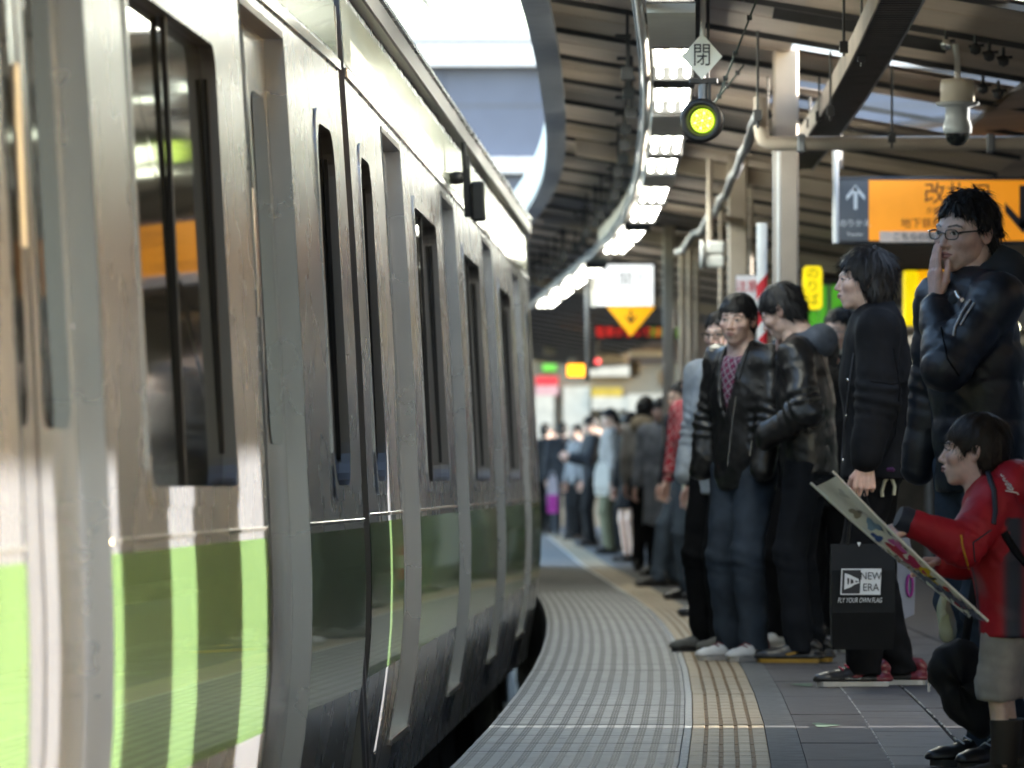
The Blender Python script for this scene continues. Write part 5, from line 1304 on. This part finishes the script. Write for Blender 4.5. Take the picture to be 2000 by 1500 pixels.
def plaid(name, c0, c1, c2, per):
    m = bpy.data.materials.new(name); m.use_nodes = True; n = m.node_tree.nodes; l = m.node_tree.links; b = n['Principled BSDF']; b.inputs['Roughness'].default_value = .85
    tc = n.new('ShaderNodeTexCoord'); mp = n.new('ShaderNodeMapping'); mp.inputs['Rotation'].default_value = (0, R(35), R(20)); l.new(tc.outputs['Object'], mp.inputs[0])
    prev = None
    for i, (d, c, per_, th) in enumerate((('X', c1, per, .25), ('Z', c1, per, .25), ('X', c2, per*.5, .55), ('Z', c2, per*.5, .55))):
        w_ = n.new('ShaderNodeTexWave'); w_.wave_type = 'BANDS'; w_.bands_direction = d; w_.inputs['Scale'].default_value = 1/per_*.5; l.new(mp.outputs[0], w_.inputs[0])
        gt = n.new('ShaderNodeMath'); gt.operation = 'GREATER_THAN'; gt.inputs[1].default_value = 1-th; l.new(w_.outputs['Fac'], gt.inputs[0])
        ml = n.new('ShaderNodeMath'); ml.operation = 'MULTIPLY'; ml.inputs[1].default_value = .62; l.new(gt.outputs[0], ml.inputs[0])
        mx = n.new('ShaderNodeMix'); mx.data_type = 'RGBA'; l.new(ml.outputs[0], mx.inputs[0])
        if prev is None: mx.inputs[6].default_value = (*c0, 1)
        else: l.new(prev, mx.inputs[6])
        mx.inputs[7].default_value = (*c, 1); prev = mx.outputs[2]
    l.new(prev, b.inputs['Base Color']); return m
M_plaid = plaid('pink plaid cotton', (.30,.02,.09), (.50,.48,.52), (.05,.02,.05), .05)
M_rplaid = plaid('red plaid cotton', (.55,.02,.05), (.65,.5,.5), (.35,.02,.03), .09)

def wpx(px, py, z): return tuple(at(px, py, z))
# --- man in glasses, hand raised to his cheek
A = person('young man in black glasses and black hooded puffer jacket, hand held against his mouth', 1.352, 17.8, 1.675, -62,
    head=(17, 5, 3), hoff=(-.005,.004), hair='short', detail=2, lean=.03, tone=.96,
    top=dict(m=M_puf, kind='puffer', hem=.80, bulk=1.02, t=.008, puff=.0085, hood=1.12, hoodm=mat('black hood cloth',(.016,.018,.021),.8,var=.2), collar=.05, cuff=M_blk),
    bottom=dict(m=M_den, w=.96), shoes=dict(m=M_shoeb, sole=mat('dark sole',(.03,.03,.03),.6), laces=M_laceW),
    feet={1:(.09,.05),-1:(-.09,.09)},
    arms={1: dict(at=wpx(1829,596,17.74), world=True, dir=(-.04,.06,1), nrm=(-.97,-.25,0), side=(.25,-.97,.0), curl=(.12,.12,.10,.08), spread=.01, thumb=.30, tcurl=.15, pole=(.55,-.5,-1)),
          -1: dict(at=None, pocket=True)})
add_glasses(A, mat('black acetate', (.008,.008,.01), .2, var=.05, coat=.5))
def zipper(o, x, z0, z1, y0, m, name, parent, r=.004):
    b = MB(); n = 10; b.tube([(x+.004*math.sin(i), y0-.01*math.sin(PI*i/n), z0+(z1-z0)*i/n) for i in range(n+1)], r, m, n=6); return b.obj(name, parent)
# --- boy in the red jacket
def boyzones(c, o, m):
    mi = np.zeros(len(c), int); k = o['k']; x, y, z = c.T
    tors = (np.abs(x) < .12)
    side = (np.abs(np.arctan2(x, -y)-R(92)) < .30) & (z < o['shz']-.07) & (z > 0) & (x < .135); mi[side] = 1
    mi[(z < o['shz']-.02) & (z > o['shz']-.045) & (y > .02) & tors] = 1
    return mi, [m, M_redd]
def boyvc(V, o):
    C = np.tile(np.array((.40,.006,.018)), (len(V),1)); x, y, z = V.T; k = o['k']
    a = np.arctan2(x, -y); def_ = (z < o['shz']-.05) & (np.abs(x) < .150)
    s1 = np.exp(-((np.abs(a)-R(95))/R(13))**4)*def_; s2 = np.exp(-((np.abs(a)-R(28))/R(7))**4)*def_
    s = np.clip(s1+s2, 0, 1)[:,None]; C = C*(1-s)+np.array((.018,.024,.042))*s
    g_ = np.clip(nz3(V, 11, 3)-.75, 0, 1)[:,None]*.5*def_[:,None]; return C*(1-g_)+np.array((.25,.16,.18))*g_
BY = person('small boy in red hooded jacket and khaki shorts leaning forward with a flat package', 1.385, 17.0, 1.02, -98,
    head=(0, -2, 0), hoff=(0,-.045), hair='kid', hairm=M_hairb, detail=2, lean=.045, kid=True, tone=1.12,
    top=dict(m=mat('red and navy jacket nylon', (1,1,1), .62, var=.14, scale=6, bump=.0006, bscale=90, vcol=True), vc=boyvc, kind='cloth', hem=.40, bulk=1.45, t=.012, hood=1.55, hoodm=M_redj, collar=.10, cuff=M_redd),
    bottom=dict(m=M_khaki, w=1.35, end=.225, name='shorts'), shoes=dict(m=M_bootb, sole=M_dark), stance=.11,
    arms={1: dict(at=wpx(1783,1022,16.80), world=True, dir=(-.9,.1,-.42), nrm=(.1,-.6,.8), side=(-.3,.8,.1), curl=(1.2,1.1,1.1,1.0), thumb=.5, pole=(.3,.1,-1)),
          -1: dict(at=wpx(1846,1098,17.05), world=True, dir=(-.9,-.2,0), nrm=(0,.3,.9), side=(-.1,-.8,.3), curl=(1.1,1.1,1.0,1.0), pole=(-.4,.2,-1))})
bs = BY['shz']; k = BY['k']
for s in (-1,1):
    b = MB(); a = BY['AN'][s]; b.tube([(a.x,a.y,.05),(a.x,a.y+.004,.10),(a.x,a.y+.006,.165),(a.x,a.y+.006,.172)], [.040,.040,.046,.044], M_bootb, n=20); b.obj('boot_shaft', BY['root'])
bpy.context.view_layer.update()
def stick(px, py, objs, lift=.002):
    o0 = Vector((0,0,HC)); d0 = (at(px,py,10)-o0).normalized(); best = None
    for ob in objs:
        Mi = ob.matrix_world.inverted(); o1 = Mi @ o0; d1 = (Mi.to_3x3() @ d0).normalized()
        ok, loc, nor, _ = ob.ray_cast(o1, d1)
        if ok:
            wl = ob.matrix_world @ loc; wn = (ob.matrix_world.to_3x3() @ nor).normalized()
            if best is None or (wl-o0).length < (best[0]-o0).length: best = (wl, wn)
    return (best[0]+best[1]*lift, best[1]) if best else None
def trim(name, pts, objs, r, m, parent, lift=.002, n=4, sy=.5):
    P = []
    for (a, b_) in zip(pts[:-1], pts[1:]):
        for k_ in range(n):
            t = k_/n; h_ = stick(a[0]+(b_[0]-a[0])*t, a[1]+(b_[1]-a[1])*t, objs, lift)
            if h_ and (not P or (h_[0]-P[-1]).length < .12): P.append(h_[0])
    if len(P) < 2: return
    Mi = parent.matrix_world.inverted(); b = MB(); b.tube([Mi @ p for p in P], r, m, n=6); return b.obj(name, parent)
e_, w_ = BY['EL'][1], BY['WR'][1]; b = MB(); dd_ = (w_-e_).normalized()
b.tube([w_-dd_*.03, w_-dd_*.005, w_+dd_*.03, w_+dd_*.046], [.030,.036,.037,.030], M_redd, n=20); b.obj('navy_cuff', BY['root'])
ch = [c for c in BY['root'].children if c.name.split('.')[0] in ('jacket','hood')]
trim('hood_band', [(1929,922),(1941,960),(1943,1000),(1938,1032)], ch, .008, M_redd, BY['root'])
trim('piping', [(1876,1045),(1882,1075),(1892,1110),(1908,1155),(1926,1205)], ch, .0032, M_yelp, BY['root'])
trim('arm_seam', [(1936,1035),(1900,1060),(1905,1110),(1925,1170)], ch, .0022, M_redd, BY['root'])
trim('strap_edge', [(1960,1040),(1985,1080),(2010,1110)], ch, .011, M_blk, BY['root'])
hit = stick(1965,946,ch,.004)
if hit:
    p_, n_ = hit; q = MB(); text_mb(q, 'Jeans', .046, M_white, Matrix.Identity(4), depth=.002, squash=.85)
    y_ = -n_; x_ = Vector((.25,-.15,.95)); x_ = (x_-y_*x_.dot(y_)).normalized(); z_ = x_.cross(y_); RM = Matrix((x_,y_,z_)).transposed().to_4x4(); RM.translation = p_
    lt = q.obj('lettering', BY['root']); lt.matrix_world = RM
ca_ = [c for c in A['root'].children if c.name.split('.')[0] in ('jacket','hood')]
MZ = mat('grey zip tape',(.42,.43,.45),.4)
trim('zip', [(1897,586),(1880,612),(1866,640),(1862,662)], ca_, .0035, MZ, A['root'], lift=.004)
trim('zip', [(1904,592),(1888,616),(1873,642)], ca_, .003, MZ, A['root'], lift=.004)
trim('hood_toggle', [(1868,574),(1878,584),(1886,590)], ca_, .007, M_ssbright, A['root'], lift=.008)
trim('sleeve_seam', [(1838,640),(1850,700),(1880,745)], ca_, .0025, M_blk2, A['root'])
bp = MB(); bp.box(-.11,.11,.155,.27,bs-.30,bs+.00, M_blk, bev=.03); bpo = bp.obj('backpack', None, BY['root'].location, BY['root'].rotation_euler.z); tag(bpo, 'small black backpack worn by the boy in red', 'backpack')
# the package he holds
z1 = 16.62; p_a = at(1626,920,z1-.03); p_b = at(1583,943,z1+.03); p_c = at(1928,1216,z1-.03); p_d = at(1893,1207,z1+.02)
PK = empty('clear_package'); tag(PK, 'long flat clear plastic package with a colourful print held out by the boy', 'package')
def pkp(u, v, w_=0.):
    a = p_a.lerp(p_c, u); b_ = p_b.lerp(p_d, u); p = a.lerp(b_, v); nn = (p_c-p_a).cross(p_b-p_a).normalized(); nn = nn if nn.y < 0 else -nn
    sag = .008*math.sin(u*PI*1.3) + .004*math.sin(u*9+v*4)*math.sin(PI*v)
    return p + nn*(w_+sag)
def pkgrid(nu, nv, u0, u1, v0, v1, w_, m, name, rip=0.):
    V = [pkp(u0+(u1-u0)*i/nu, v0+(v1-v0)*j/nv, w_+rip*math.sin(i*2.3+j*3.1)) for i in range(nu+1) for j in range(nv+1)]
    b = MB(); b.add(V, [(i*(nv+1)+j,(i+1)*(nv+1)+j,(i+1)*(nv+1)+j+1,i*(nv+1)+j+1) for i in range(nu) for j in range(nv)], m, True); return b.obj(name, PK, recalc=False)
M_card = mat('white card', (.75,.74,.70), .35, var=.08, scale=5); M_film = film_mat()
pkgrid(20,6,.03,.97,.05,.95,0,M_card,'card')
pkgrid(30,8,0,1,0,1,.006,M_film,'film',.0035); pkgrid(30,8,0,1,0,1,-.006,M_film,'film',.003)
for v in (0.,1.):
    b = MB(); b.tube([pkp(i/20,v) for i in range(21)], .004, M_card, n=6); b.obj('edge_fold', PK)
BL = [((.38,.03,.06),.50,.55,.05,.24),((.45,.02,.10),.60,.5,.06,.28),((.22,.34,.5),.33,.45,.04,.24),((.30,.26,.20),.24,.6,.03,.2),((.72,.50,.01),.66,.42,.045,.26),((.72,.50,.01),.74,.55,.04,.22),((.02,.02,.02),.70,.35,.012,.15),((.50,.01,.02),.80,.5,.05,.3),((.35,.01,.03),.90,.55,.05,.34),((.05,.10,.30),.40,.75,.03,.15),((.5,.1,.35),.47,.3,.05,.16),((.55,.53,.50),.12,.3,.03,.10)]
for i,(c,u0,v0,ru,rv) in enumerate(BL):
    n = 18; V = []
    for j in range(n):
        a = 2*PI*j/n; r = 1+.30*math.sin(3*a+i*2)+.16*math.sin(5*a+i); V.append(pkp(min(.96,max(.03,u0+ru*r*math.cos(a))), min(.93,max(.07,v0+rv*r*math.sin(a))), .0012+.0002*i))
    b = MB(); b.add(V, [tuple(range(n))], mat('print colour %d'%i, c, .4, var=.05)); b.obj('printed_shape', PK, recalc=False)
# --- long haired man with the black shopping bag
B = person('long haired young man in profile wearing a plain black jacket, carrying the black shopping bag', 1.482, 24.9, 1.775, -90,
    head=(2, 0, 0), hoff=(0,-.035), hair='long', detail=1, lean=.01, tone=1.05, stance=.10, feet={1:(.10,-.06),-1:(-.10,.10)},
    top=dict(m=M_blk, kind='cloth', hem=.84, bulk=1.08, flare=1.22, t=.018, collar=.085),
    bottom=dict(m=M_blk2, w=1.05), shoes=dict(m=M_shoeb, toe=M_shoer, sole=M_solew, mark=M_shoer, laces=M_laceR),
    arms={1: dict(at=wpx(1688,922,24.62), world=True, dir=(-.05,0,-1), nrm=(.1,-1,0), side=(-1,0,0), curl=(1.5,1.5,1.4,1.4), thumb=.5, tcurl=.6, pole=(.4,1,-.2)), -1: dict(pocket=True)})
for (px,py) in ((1654,815),(1650,905)):
    p = at(px,py,24.55); b = MB(); b.lathe([(0,.004),(.008,.003),(.009,0)], M_ssbright, 12, Matrix.Translation(B['root'].matrix_world.inverted() @ Vector((0,0,0)))) if False else None
Z = 24.50; s = Z/F; BG = empty('shopping_bag', at(1684,1165,Z)); tag(BG, 'black paper shopping bag with NEW ERA logo held by the long haired man', 'bag')
def bx(px): return (px-1684)*s
def bz(py): return (1165-py)*s
b = MB(); V = []; n = 12
hw, hh = 62*s, 103*s
for zz_, dd, ww in ((-hh,.055,.96),(-hh*.3,.075,1.0),(hh*.5,.055,1.0),(hh,.02,1.0)):
    V += [(-hw*ww,-dd,zz_),(hw*ww,-dd,zz_),(hw*ww*.97,0,zz_),(hw*ww,dd,zz_),(-hw*ww,dd,zz_),(-hw*ww*.97,0,zz_)]
Fs = [(i*6+j,i*6+(j+1)%6,(i+1)*6+(j+1)%6,(i+1)*6+j) for i in range(3) for j in range(6)]+[(5,4,3,2,1,0)]
M_bag = mat('black bag plastic', (.005,.0055,.0065), .5, spec=.2, var=.2, scale=8, bump=.002, bscale=14)
b.add(V, Fs, M_bag); b.obj('bag_body', BG)
for dy in (-.022,.022):
    b = MB(); b.tube([(bx(1655),dy,bz(1064)),(bx(1660),dy,bz(1020)),(bx(1688),dy*.4,bz(958)),(bx(1706),dy,bz(1020)),(bx(1712),dy,bz(1064))], .006, M_bag, n=8, sy=.5); b.obj('handle', BG)
yb = -.082
def decal(name, pts, m, y=yb, parent=BG):
    b = MB(); b.add([(bx(x),y,bz(z)) for x,z in pts], [tuple(range(len(pts)))], m); return b.obj(name, parent, recalc=False)
M_pr = mat('white print', (.66,.68,.72), .5, var=.04)
sh = lambda x,y: (x+ (1160-y)*.045, y)
decal('logo_frame', [sh(1639,1161),sh(1717,1161),sh(1717,1110),sh(1639,1110)], M_pr)
decal('logo_black_half', [sh(1641.5,1158.5),sh(1677,1158.5),sh(1677,1112.5),sh(1641.5,1112.5)], M_ink, yb-.001)
decal('logo_flag', [sh(1646,1151),sh(1646,1119),sh(1656,1122),sh(1664,1126),sh(1673,1130),sh(1675,1138),sh(1666,1141),sh(1659,1146)], M_pr, yb-.002)
decal('logo_flag_notch', [sh(1652,1142),sh(1651,1128),sh(1655,1129),sh(1655,1139)], M_ink, yb-.003)
decal('logo_flag_notch', [sh(1658,1140),sh(1658,1130),sh(1663,1132),sh(1664,1138)], M_ink, yb-.003)
decal('logo_flag_notch', [sh(1667,1137),sh(1667,1133),sh(1673,1135),sh(1673,1136)], M_ink, yb-.003)
for t_, py in (('NEW',1125),('ERA',1147)):
    b = MB(); text_mb(b, t_, .043, M_ink, Matrix.Translation((bx(1698.5),yb-.002,bz(py))), depth=.0006, squash=.86); b.obj('lettering', BG)
b = MB(); text_mb(b, 'FLY YOUR OWN FLAG', .028, M_pr, Matrix.Translation((bx(1677),yb-.001,bz(1172))), depth=.0006, squash=.62, shear=.25); b.obj('lettering', BG)
p = at(1677,1060,Z-.03); b = MB(); b.add([(-.008,0,.006),(.008,0,.006),(0,0,-.012)],[(0,1,2)],M_pr); b.obj('tag_mark', BG, (bx(1677),-.03,bz(1062)), recalc=False)
p = at(1735,950,24.72); b = MB(); b.tube([(-.024,0,-.042),(-.026,0,-.02),(-.016,0,.02),(0,0,.038),(.014,0,.032),(.026,0,.0),(.022,0,-.035)], .0075, mat('cream plastic ring',(.48,.46,.34),.4), n=8)
o = b.obj('ring_handle', None, p); tag(o, 'cream curved handle hanging at the hip of the long haired man', 'handle')
b = MB(); b.box(-.022,.022,-.02,.02,-.012,.012, mat('purple cloth',(.05,.008,.06),.8), bev=.01); o = b.obj('purple_cloth', None, at(1738,918,24.70)); tag(o, 'bit of purple cloth above the cream handle', 'cloth')
p = at(1772,1130,25.6); b = MB(); s2 = 25.6/F; b.prism([(-18*s2,78*s2),(4*s2,80*s2),(16*s2,20*s2),(14*s2,-70*s2),(-8*s2,-80*s2),(-18*s2,-40*s2)], .05, mat('pale grey bag',(.30,.30,.35),.5), Matrix.Translation((0,0,0))); o = b.obj('plastic_bag', None, p); tag(o, 'pale grey carrier bag with magenta ring hanging behind the long haired man', 'bag')
b = MB(); b.tube([(.012*math.cos(a)+.010,-.004,.045*math.sin(a)-.03) for a in np.linspace(0,2*PI,14)], .006, mat('magenta print',(.30,.02,.22),.5), n=6, caps=False); b.obj('ring_print', o)
bpy.context.view_layer.update()
cb_ = [c for c in B['root'].children if c.name.split('.')[0] == 'jacket']
for (px,py) in ((1656,742),(1653,812),(1647,900)):
    h_ = stick(px,py,cb_,.001)
    if h_:
        b = MB(); b.lathe([(0,.003),(.006,.002),(.007,0)], M_ssbright, 10, Matrix.Identity(4)); o = b.obj('snap_button', B['root']); MM = h_[1].to_track_quat('Z','Y').to_matrix().to_4x4(); MM.translation = h_[0]; o.matrix_world = MM
trim('placket_edge', [(1668,690),(1658,760),(1648,850),(1644,915)], cb_, .004, mat('black edge highlight',(.06,.065,.08),.7), B['root'])  # lighter strip paints a highlight along the jacket's front edge
trim('sleeve_seam', [(1745,680),(1757,760),(1748,850),(1722,905)], cb_, .003, M_blk2, B['root'])
trim('yoke_seam', [(1700,745),(1740,750),(1790,742)], cb_, .003, M_blk2, B['root'])
# --- man in leather jacket and plaid shirt
C_ = person('young man facing the camera in black leather jacket over pink plaid shirt, hands in pockets', 1.075, 28.4, 1.70, -48,
    head=(26, 3, 2), hoff=(0,-.035), hair='fringe', detail=1, tone=1.02, stance=.09,
    top=dict(m=M_leath, kind='leather', hem=.79, bulk=1.05, t=.012, collar=.07, open=(.045,.07), ox=.0, inner=M_plaid),
    bottom=dict(m=M_den, w=1.08), shoes=dict(m=M_shoew, toe=M_shoer, sole=M_solew, mark=M_ink, laces=M_shoer),
    arms={1: dict(at=(.215,-.09,.86), pocket=True, pole=(.6,1,0)), -1: dict(at=(-.205,-.09,.86), pocket=True, pole=(-.6,1,0))})
bpy.context.view_layer.update()
cc_ = [c for c in C_['root'].children if c.name.split('.')[0] == 'jacket']
trim('zip_line', [(1437,775),(1428,850),(1420,930)], cc_, .0025, M_ssbright, C_['root'])
trim('pocket_zip', [(1470,860),(1462,900)], cc_, .003, M_ssbright, C_['root'])
trim('lapel_edge', [(1470,660),(1455,700),(1438,760)], cc_, .006, M_leath, C_['root'], lift=.004)
# --- bowed man
D_ = person('young man with bowed head and grey hood over shiny black jacket, hand near face', 1.352, 28.1, 1.735, -104,
    head=(-4, 30, 0), hoff=(0,-.075), hair='fringe', detail=1, tone=.95, lean=.03,
    top=dict(m=M_leath, kind='leather', hem=.86, bulk=1.04, t=.010, hood=.95, hoodm=M_hoodie, collar=.05),
    bottom=dict(m=M_den2, w=1.0), shoes=dict(m=M_shoeb, sole=M_soley, mark=M_soley), stance=.10,
    arms={-1: dict(at=wpx(1519,708,28.25), world=True, dir=(.05,0,1), nrm=(-1,0,.1), side=(0,1,0), curl=(.5,.5,.4,.4), pole=(-.2,.2,-1)), 1: dict(at=(.20,-.17,1.02), pocket=True, pole=(.5,1,-.4))})
# --- pale denim jacket man
E_ = person('man in glasses and washed pale denim jacket half hidden behind the plaid shirt man', 1.015, 29.9, 1.665, -52,
    head=(18, 4, 0), hoff=(.050,-.02), hair='short', detail=1, tone=1.05,
    top=dict(m=M_pale, kind='denim', hem=.76, bulk=1.0, t=.008, collar=.06),
    bottom=dict(m=M_blk2, w=1.1), shoes=dict(m=M_shoeg, sole=M_dark), stance=.09, feet={1:(.09,-.05),-1:(-.10,-.02)},
    arms={1: dict(at=wpx(1419,712,29.55), world=True, dir=(-.1,0,1), nrm=(0,-1,0), side=(1,0,0), curl=(1.3,1.3,1.2,1.2), pole=(.4,-.4,-1)), -1: dict(at=(-.17,-.10,.82), pocket=True, pole=(-.3,1,0))})
add_glasses(E_, M_ink)
# --- woman with a fur hood, man with a lowered mask
Q_ = person('short person in dark fur hood and white shoes beside the bowed man', 1.50, 29.7, 1.55, 150,
    hair='bob', detail=0, tone=1., top=dict(m=M_blk, kind='puffer', hem=.70, bulk=1.05, t=.012, hood=1.25, hoodm=M_fur, fur=True, cuff=M_blk),
    bottom=dict(m=M_blk2), shoes=dict(m=M_shoew, sole=M_solew, mark=M_ink), feet={1:(.10,-.05),-1:(-.13,-.04)}, arms={1:dict(pocket=True), -1:dict(pocket=True)})
G2 = person('smiling man in thin glasses with a white mask under his chin, between two heads', 1.765, 33.0, 1.765, -38,
    head=(0, 4, 4), hair='short', detail=1, tone=1.12, top=dict(m=M_blk, kind='puffer', hem=.8, t=.01, cuff=M_blk), bottom=dict(m=M_blk2), shoes=dict(m=M_shoeb, sole=M_dark), arms={1:dict(pocket=True), -1:dict(pocket=True)})
add_glasses(G2, M_grey)
b = MB(); HM = G2['HM']; V = []
for i in range(9):
    a = -1.15+2.3*i/8
    for zq, rr in ((-.085,.074),(-.105,.068),(-.125,.052)): V.append(HM @ Vector((rr*math.sin(a), -rr*1.22*math.cos(a)-.008, zq)))
b.add(V, [(i*3+j,(i+1)*3+j,(i+1)*3+j+1,i*3+j+1) for i in range(8) for j in range(2)], M_white, True); b.obj('face_mask', G2['root'], recalc=False)
K5 = person('person in black standing in the dark gap behind the bowed man, white trainers showing', 1.375, 30.9, 1.56, -70, hair='short', detail=0, top=dict(m=M_blk, kind='cloth', hem=.7, cuff=M_blk), bottom=dict(m=M_blk2, w=1.2), shoes=dict(m=M_shoew, sole=M_solew), feet={1:(.09,-.05),-1:(-.12,-.10)}, arms={1:dict(pocket=True), -1:dict(pocket=True)})
# --- the blurred queue behind
def far(label, px, z, h, yaw, topm, botm, kind='cloth', hem=.8, hair='short', head=(0,0,0), **kw):
    tp = dict(m=topm, kind=kind, hem=hem, t=.008, cuff=topm); tp.update(kw.pop('tp', {}))
    bt = dict(m=botm); bt.update(kw.pop('bt', {}))
    return person(label, (px-1000)*z/F, z, h, yaw, head=head, hair=hair, detail=0, top=tp, bottom=bt, shoes=kw.pop('shoes', dict(m=M_shoeb, sole=M_dark)), group='people queueing along the platform', **kw)
far('person in a black cap just behind the pale denim jacket', 1390, 37.7, 1.585, -70, M_blk, M_blk2)
far('person in a bright red plaid shirt behind the pale denim jacket', 1357, 43, 1.635, -50, M_rplaid, M_blue, head=(20,0,0), hem=.88)
far('man in a dark jacket and mid blue jeans, next beyond the red plaid shirt', 1329, 48.5, 1.62, -70, M_navy, M_blue, head=(10,10,0), feet={1:(.12,-.25),-1:(-.08,-.02)})
far('woman in a long grey coat and black leggings facing the camera', 1291, 54, 1.56, -25, M_grc, M_blk2, kind='coat', hem=.44, hair='bob', tp=dict(skirt=True, t=.012), bt=dict(w=.85))
far('person with thick curly black hair behind the grey coat', 1262, 57, 1.60, 160, M_beigec, M_blk2, hair='curly', tp=dict(hood=1.1, hoodm=M_furb))
far('woman in black with a pale fur collar and short skirt, head bowed', 1232, 63, 1.53, -60, M_blk, M_blk2, hair='bob', head=(0,25,0), hem=.74, tp=dict(hood=1.3, hoodm=M_furb), bt=dict(kind='skirt', end=.55))
far('person in a pale jacket and olive trousers holding the white bag', 1192, 70, 1.66, -80, M_beigec, M_olive, head=(0,20,0))
far('dark haired person in grey tucked behind the pale jacket', 1207, 73, 1.60, -50, M_grc, M_blk2)
far('man in a black suit reading with bowed head, left of the pale jacket', 1155, 78, 1.66, -75, M_navy, M_blk2, head=(0,30,0), hem=.74, shoes=dict(m=M_shoeb, sole=M_dark), arms={1: dict(at=(.10,-.30,1.15), pole=(.5,.2,-1)), -1: dict(at=(-.08,-.28,1.12), pole=(-.5,.2,-1))})
far('person in pale grey between the two dark suited figures', 1128, 87, 1.64, -60, M_grc, M_blk2)
far('broad man in a navy suit seen from behind near the train end', 1098, 92, 1.72, 175, M_navy, M_navy, tp=dict(t=.02))
far('person in black partly hidden by the train end', 1066, 95, 1.73, 150, M_blk, M_blk2)
far('distant dark figure right of the pale jacket', 1222, 84, 1.66, -40, M_navy, M_blk2)
far('distant figure in grey between the fur collar and the grey coat', 1246, 77, 1.66, -60, M_grc, M_blk2)
far('distant dark figure at the left of the navy suit', 1082, 104, 1.70, -30, M_navy, M_blk2)
def bag(px0,py0,px1,py1,z,m,label,parts_=None):
    c = at((px0+px1)/2,(py0+py1)/2,z); s = z/F; w_ = (px1-px0)*s/2; h_ = (py1-py0)*s/2
    o = empty('carrier_bag', c); tag(o, label, 'bag')
    b = MB(); V = []
    for zz_, f_, d in ((-h_,.8,.05),(-h_*.4,1.,.07),(h_*.4,.95,.05),(h_,.6,.02)): V += [(-w_*f_,-d,zz_),(w_*f_,-d,zz_),(w_*f_,d,zz_),(-w_*f_,d,zz_)]
    b.add(V, [(i*4+j,i*4+(j+1)%4,(i+1)*4+(j+1)%4,(i+1)*4+j) for i in range(3) for j in range(4)]+[(3,2,1,0),(12,13,14,15)], m); b.obj('bag_body', o)
    b = MB(); b.tube([(-w_*.4,0,h_),(-w_*.2,0,h_*1.25),(w_*.2,0,h_*1.25),(w_*.4,0,h_)], .006, m, n=6); b.obj('handle', o)
    if parts_:
        y0,y1,mm = parts_; b = MB(); b.box(-w_*.9,w_*.9,-.078,-.071,c.z*0+(-h_+2*h_*y0),-h_+2*h_*y1,mm); b.obj('print', o)
    return o
bag(1160,905,1190,968,69.5,M_white,'white carrier bag hanging beside the pale jacket')
bag(1110,935,1142,975,91,mat('sky blue bag',(.10,.25,.45),.5),'sky blue bag low beside the navy suited man')
bag(1068,930,1090,1002,91,mat('lilac bag',(.35,.33,.40),.5),'lilac and magenta bag near the train end',(0.,.5,mat('magenta bag',(.35,.02,.28),.5)))
bag(1332,930,1366,988,41.5,mat('cream plush',(.66,.66,.55),.8),'cream white soft bag hanging left of the pale denim jacket')
bag(1337,1050,1364,1135,41.5,M_red,'red and white bag low behind the black trousers',(.35,.75,M_white))
bag(1322,868,1372,925,42,mat('dark green bag',(.05,.075,.06),.8),'dark green bag at the waist of the red plaid shirt')
# --- black bag and pale plastic bag beside the man in glasses
def blob(name, prof, z, d, m, label, cat, lump=.006):
    """a soft bag: outline in photo pixels, rounded in depth"""
    s = z/F; pts = [at(x,y,z) for x,y in prof]; cx = sum(p.x for p in pts)/len(pts); cz = sum(p.z for p in pts)/len(pts)
    V = []; n = len(pts)*3; ring = []
    for i in range(len(pts)):
        a, b_ = pts[i], pts[(i+1)%len(pts)]; p0, p3 = pts[i-1], pts[(i+2)%len(pts)]
        for t in (0,1/3,2/3):
            q = .5*((2*a)+(-p0+b_)*t+(2*p0-5*a+4*b_-p3)*t*t+(-p0+3*a-3*b_+p3)*t**3); ring.append((q.x-cx, q.z-cz))
    L_ = 7; 
    for j in range(L_+1):
        ph = -PI/2+PI*j/L_; f_ = math.cos(ph)**.55 if 0 < j < L_ else .02
        for (x,zq) in ring: V.append((x*f_+lump*math.sin(zq*60+j), d*math.sin(ph)+lump*math.sin(x*70+zq*40), zq*f_+lump*math.sin(x*50+j*2)))
    b = MB(); b.add(V, [(j*n+i,j*n+(i+1)%n,(j+1)*n+(i+1)%n,(j+1)*n+i) for j in range(L_) for i in range(n)]+[tuple(range(n))[::-1],tuple(range(L_*n,L_*n+n))], m, True)
    o = b.obj(name, None, (cx,z,cz)); tag(o, label, cat); return o
M_nyl = mat('black nylon bag', (.004,.004,.005), .8, var=.3, scale=12, bump=.002, bscale=25)
bb = blob('shoulder_bag', [(1822,1270),(1850,1256),(1890,1250),(1925,1290),(1940,1380),(1925,1440),(1880,1425),(1846,1385),(1828,1345),(1812,1310)], 17.3, .07, M_nyl, 'slumped black nylon bag hanging beside the dark jeans of the man in glasses', 'bag')
q = MB(); q.tube([(.02,0,.12),(.05,.02,.30),(.10,.05,.55)], .012, M_nyl, n=8, sy=.4); q.obj('strap', bb)
q = MB(); pz = at(1814,1338,17.38); q.box(-.0035,.0035,-.003,.003,-.019,.019, M_ssbright); q.obj('zip_pull', bb, pz-Vector(bb.location))
M_pl = mat('translucent pale plastic', (.52,.54,.40), .25, var=.15, scale=10, bump=.006, bscale=18)
blob('plastic_bag', [(1845,1135),(1856,1160),(1862,1200),(1868,1245),(1850,1256),(1834,1238),(1831,1200),(1836,1160)], 17.2, .035, M_pl, 'pale crumpled translucent plastic bag below the clear package', 'bag', .004)
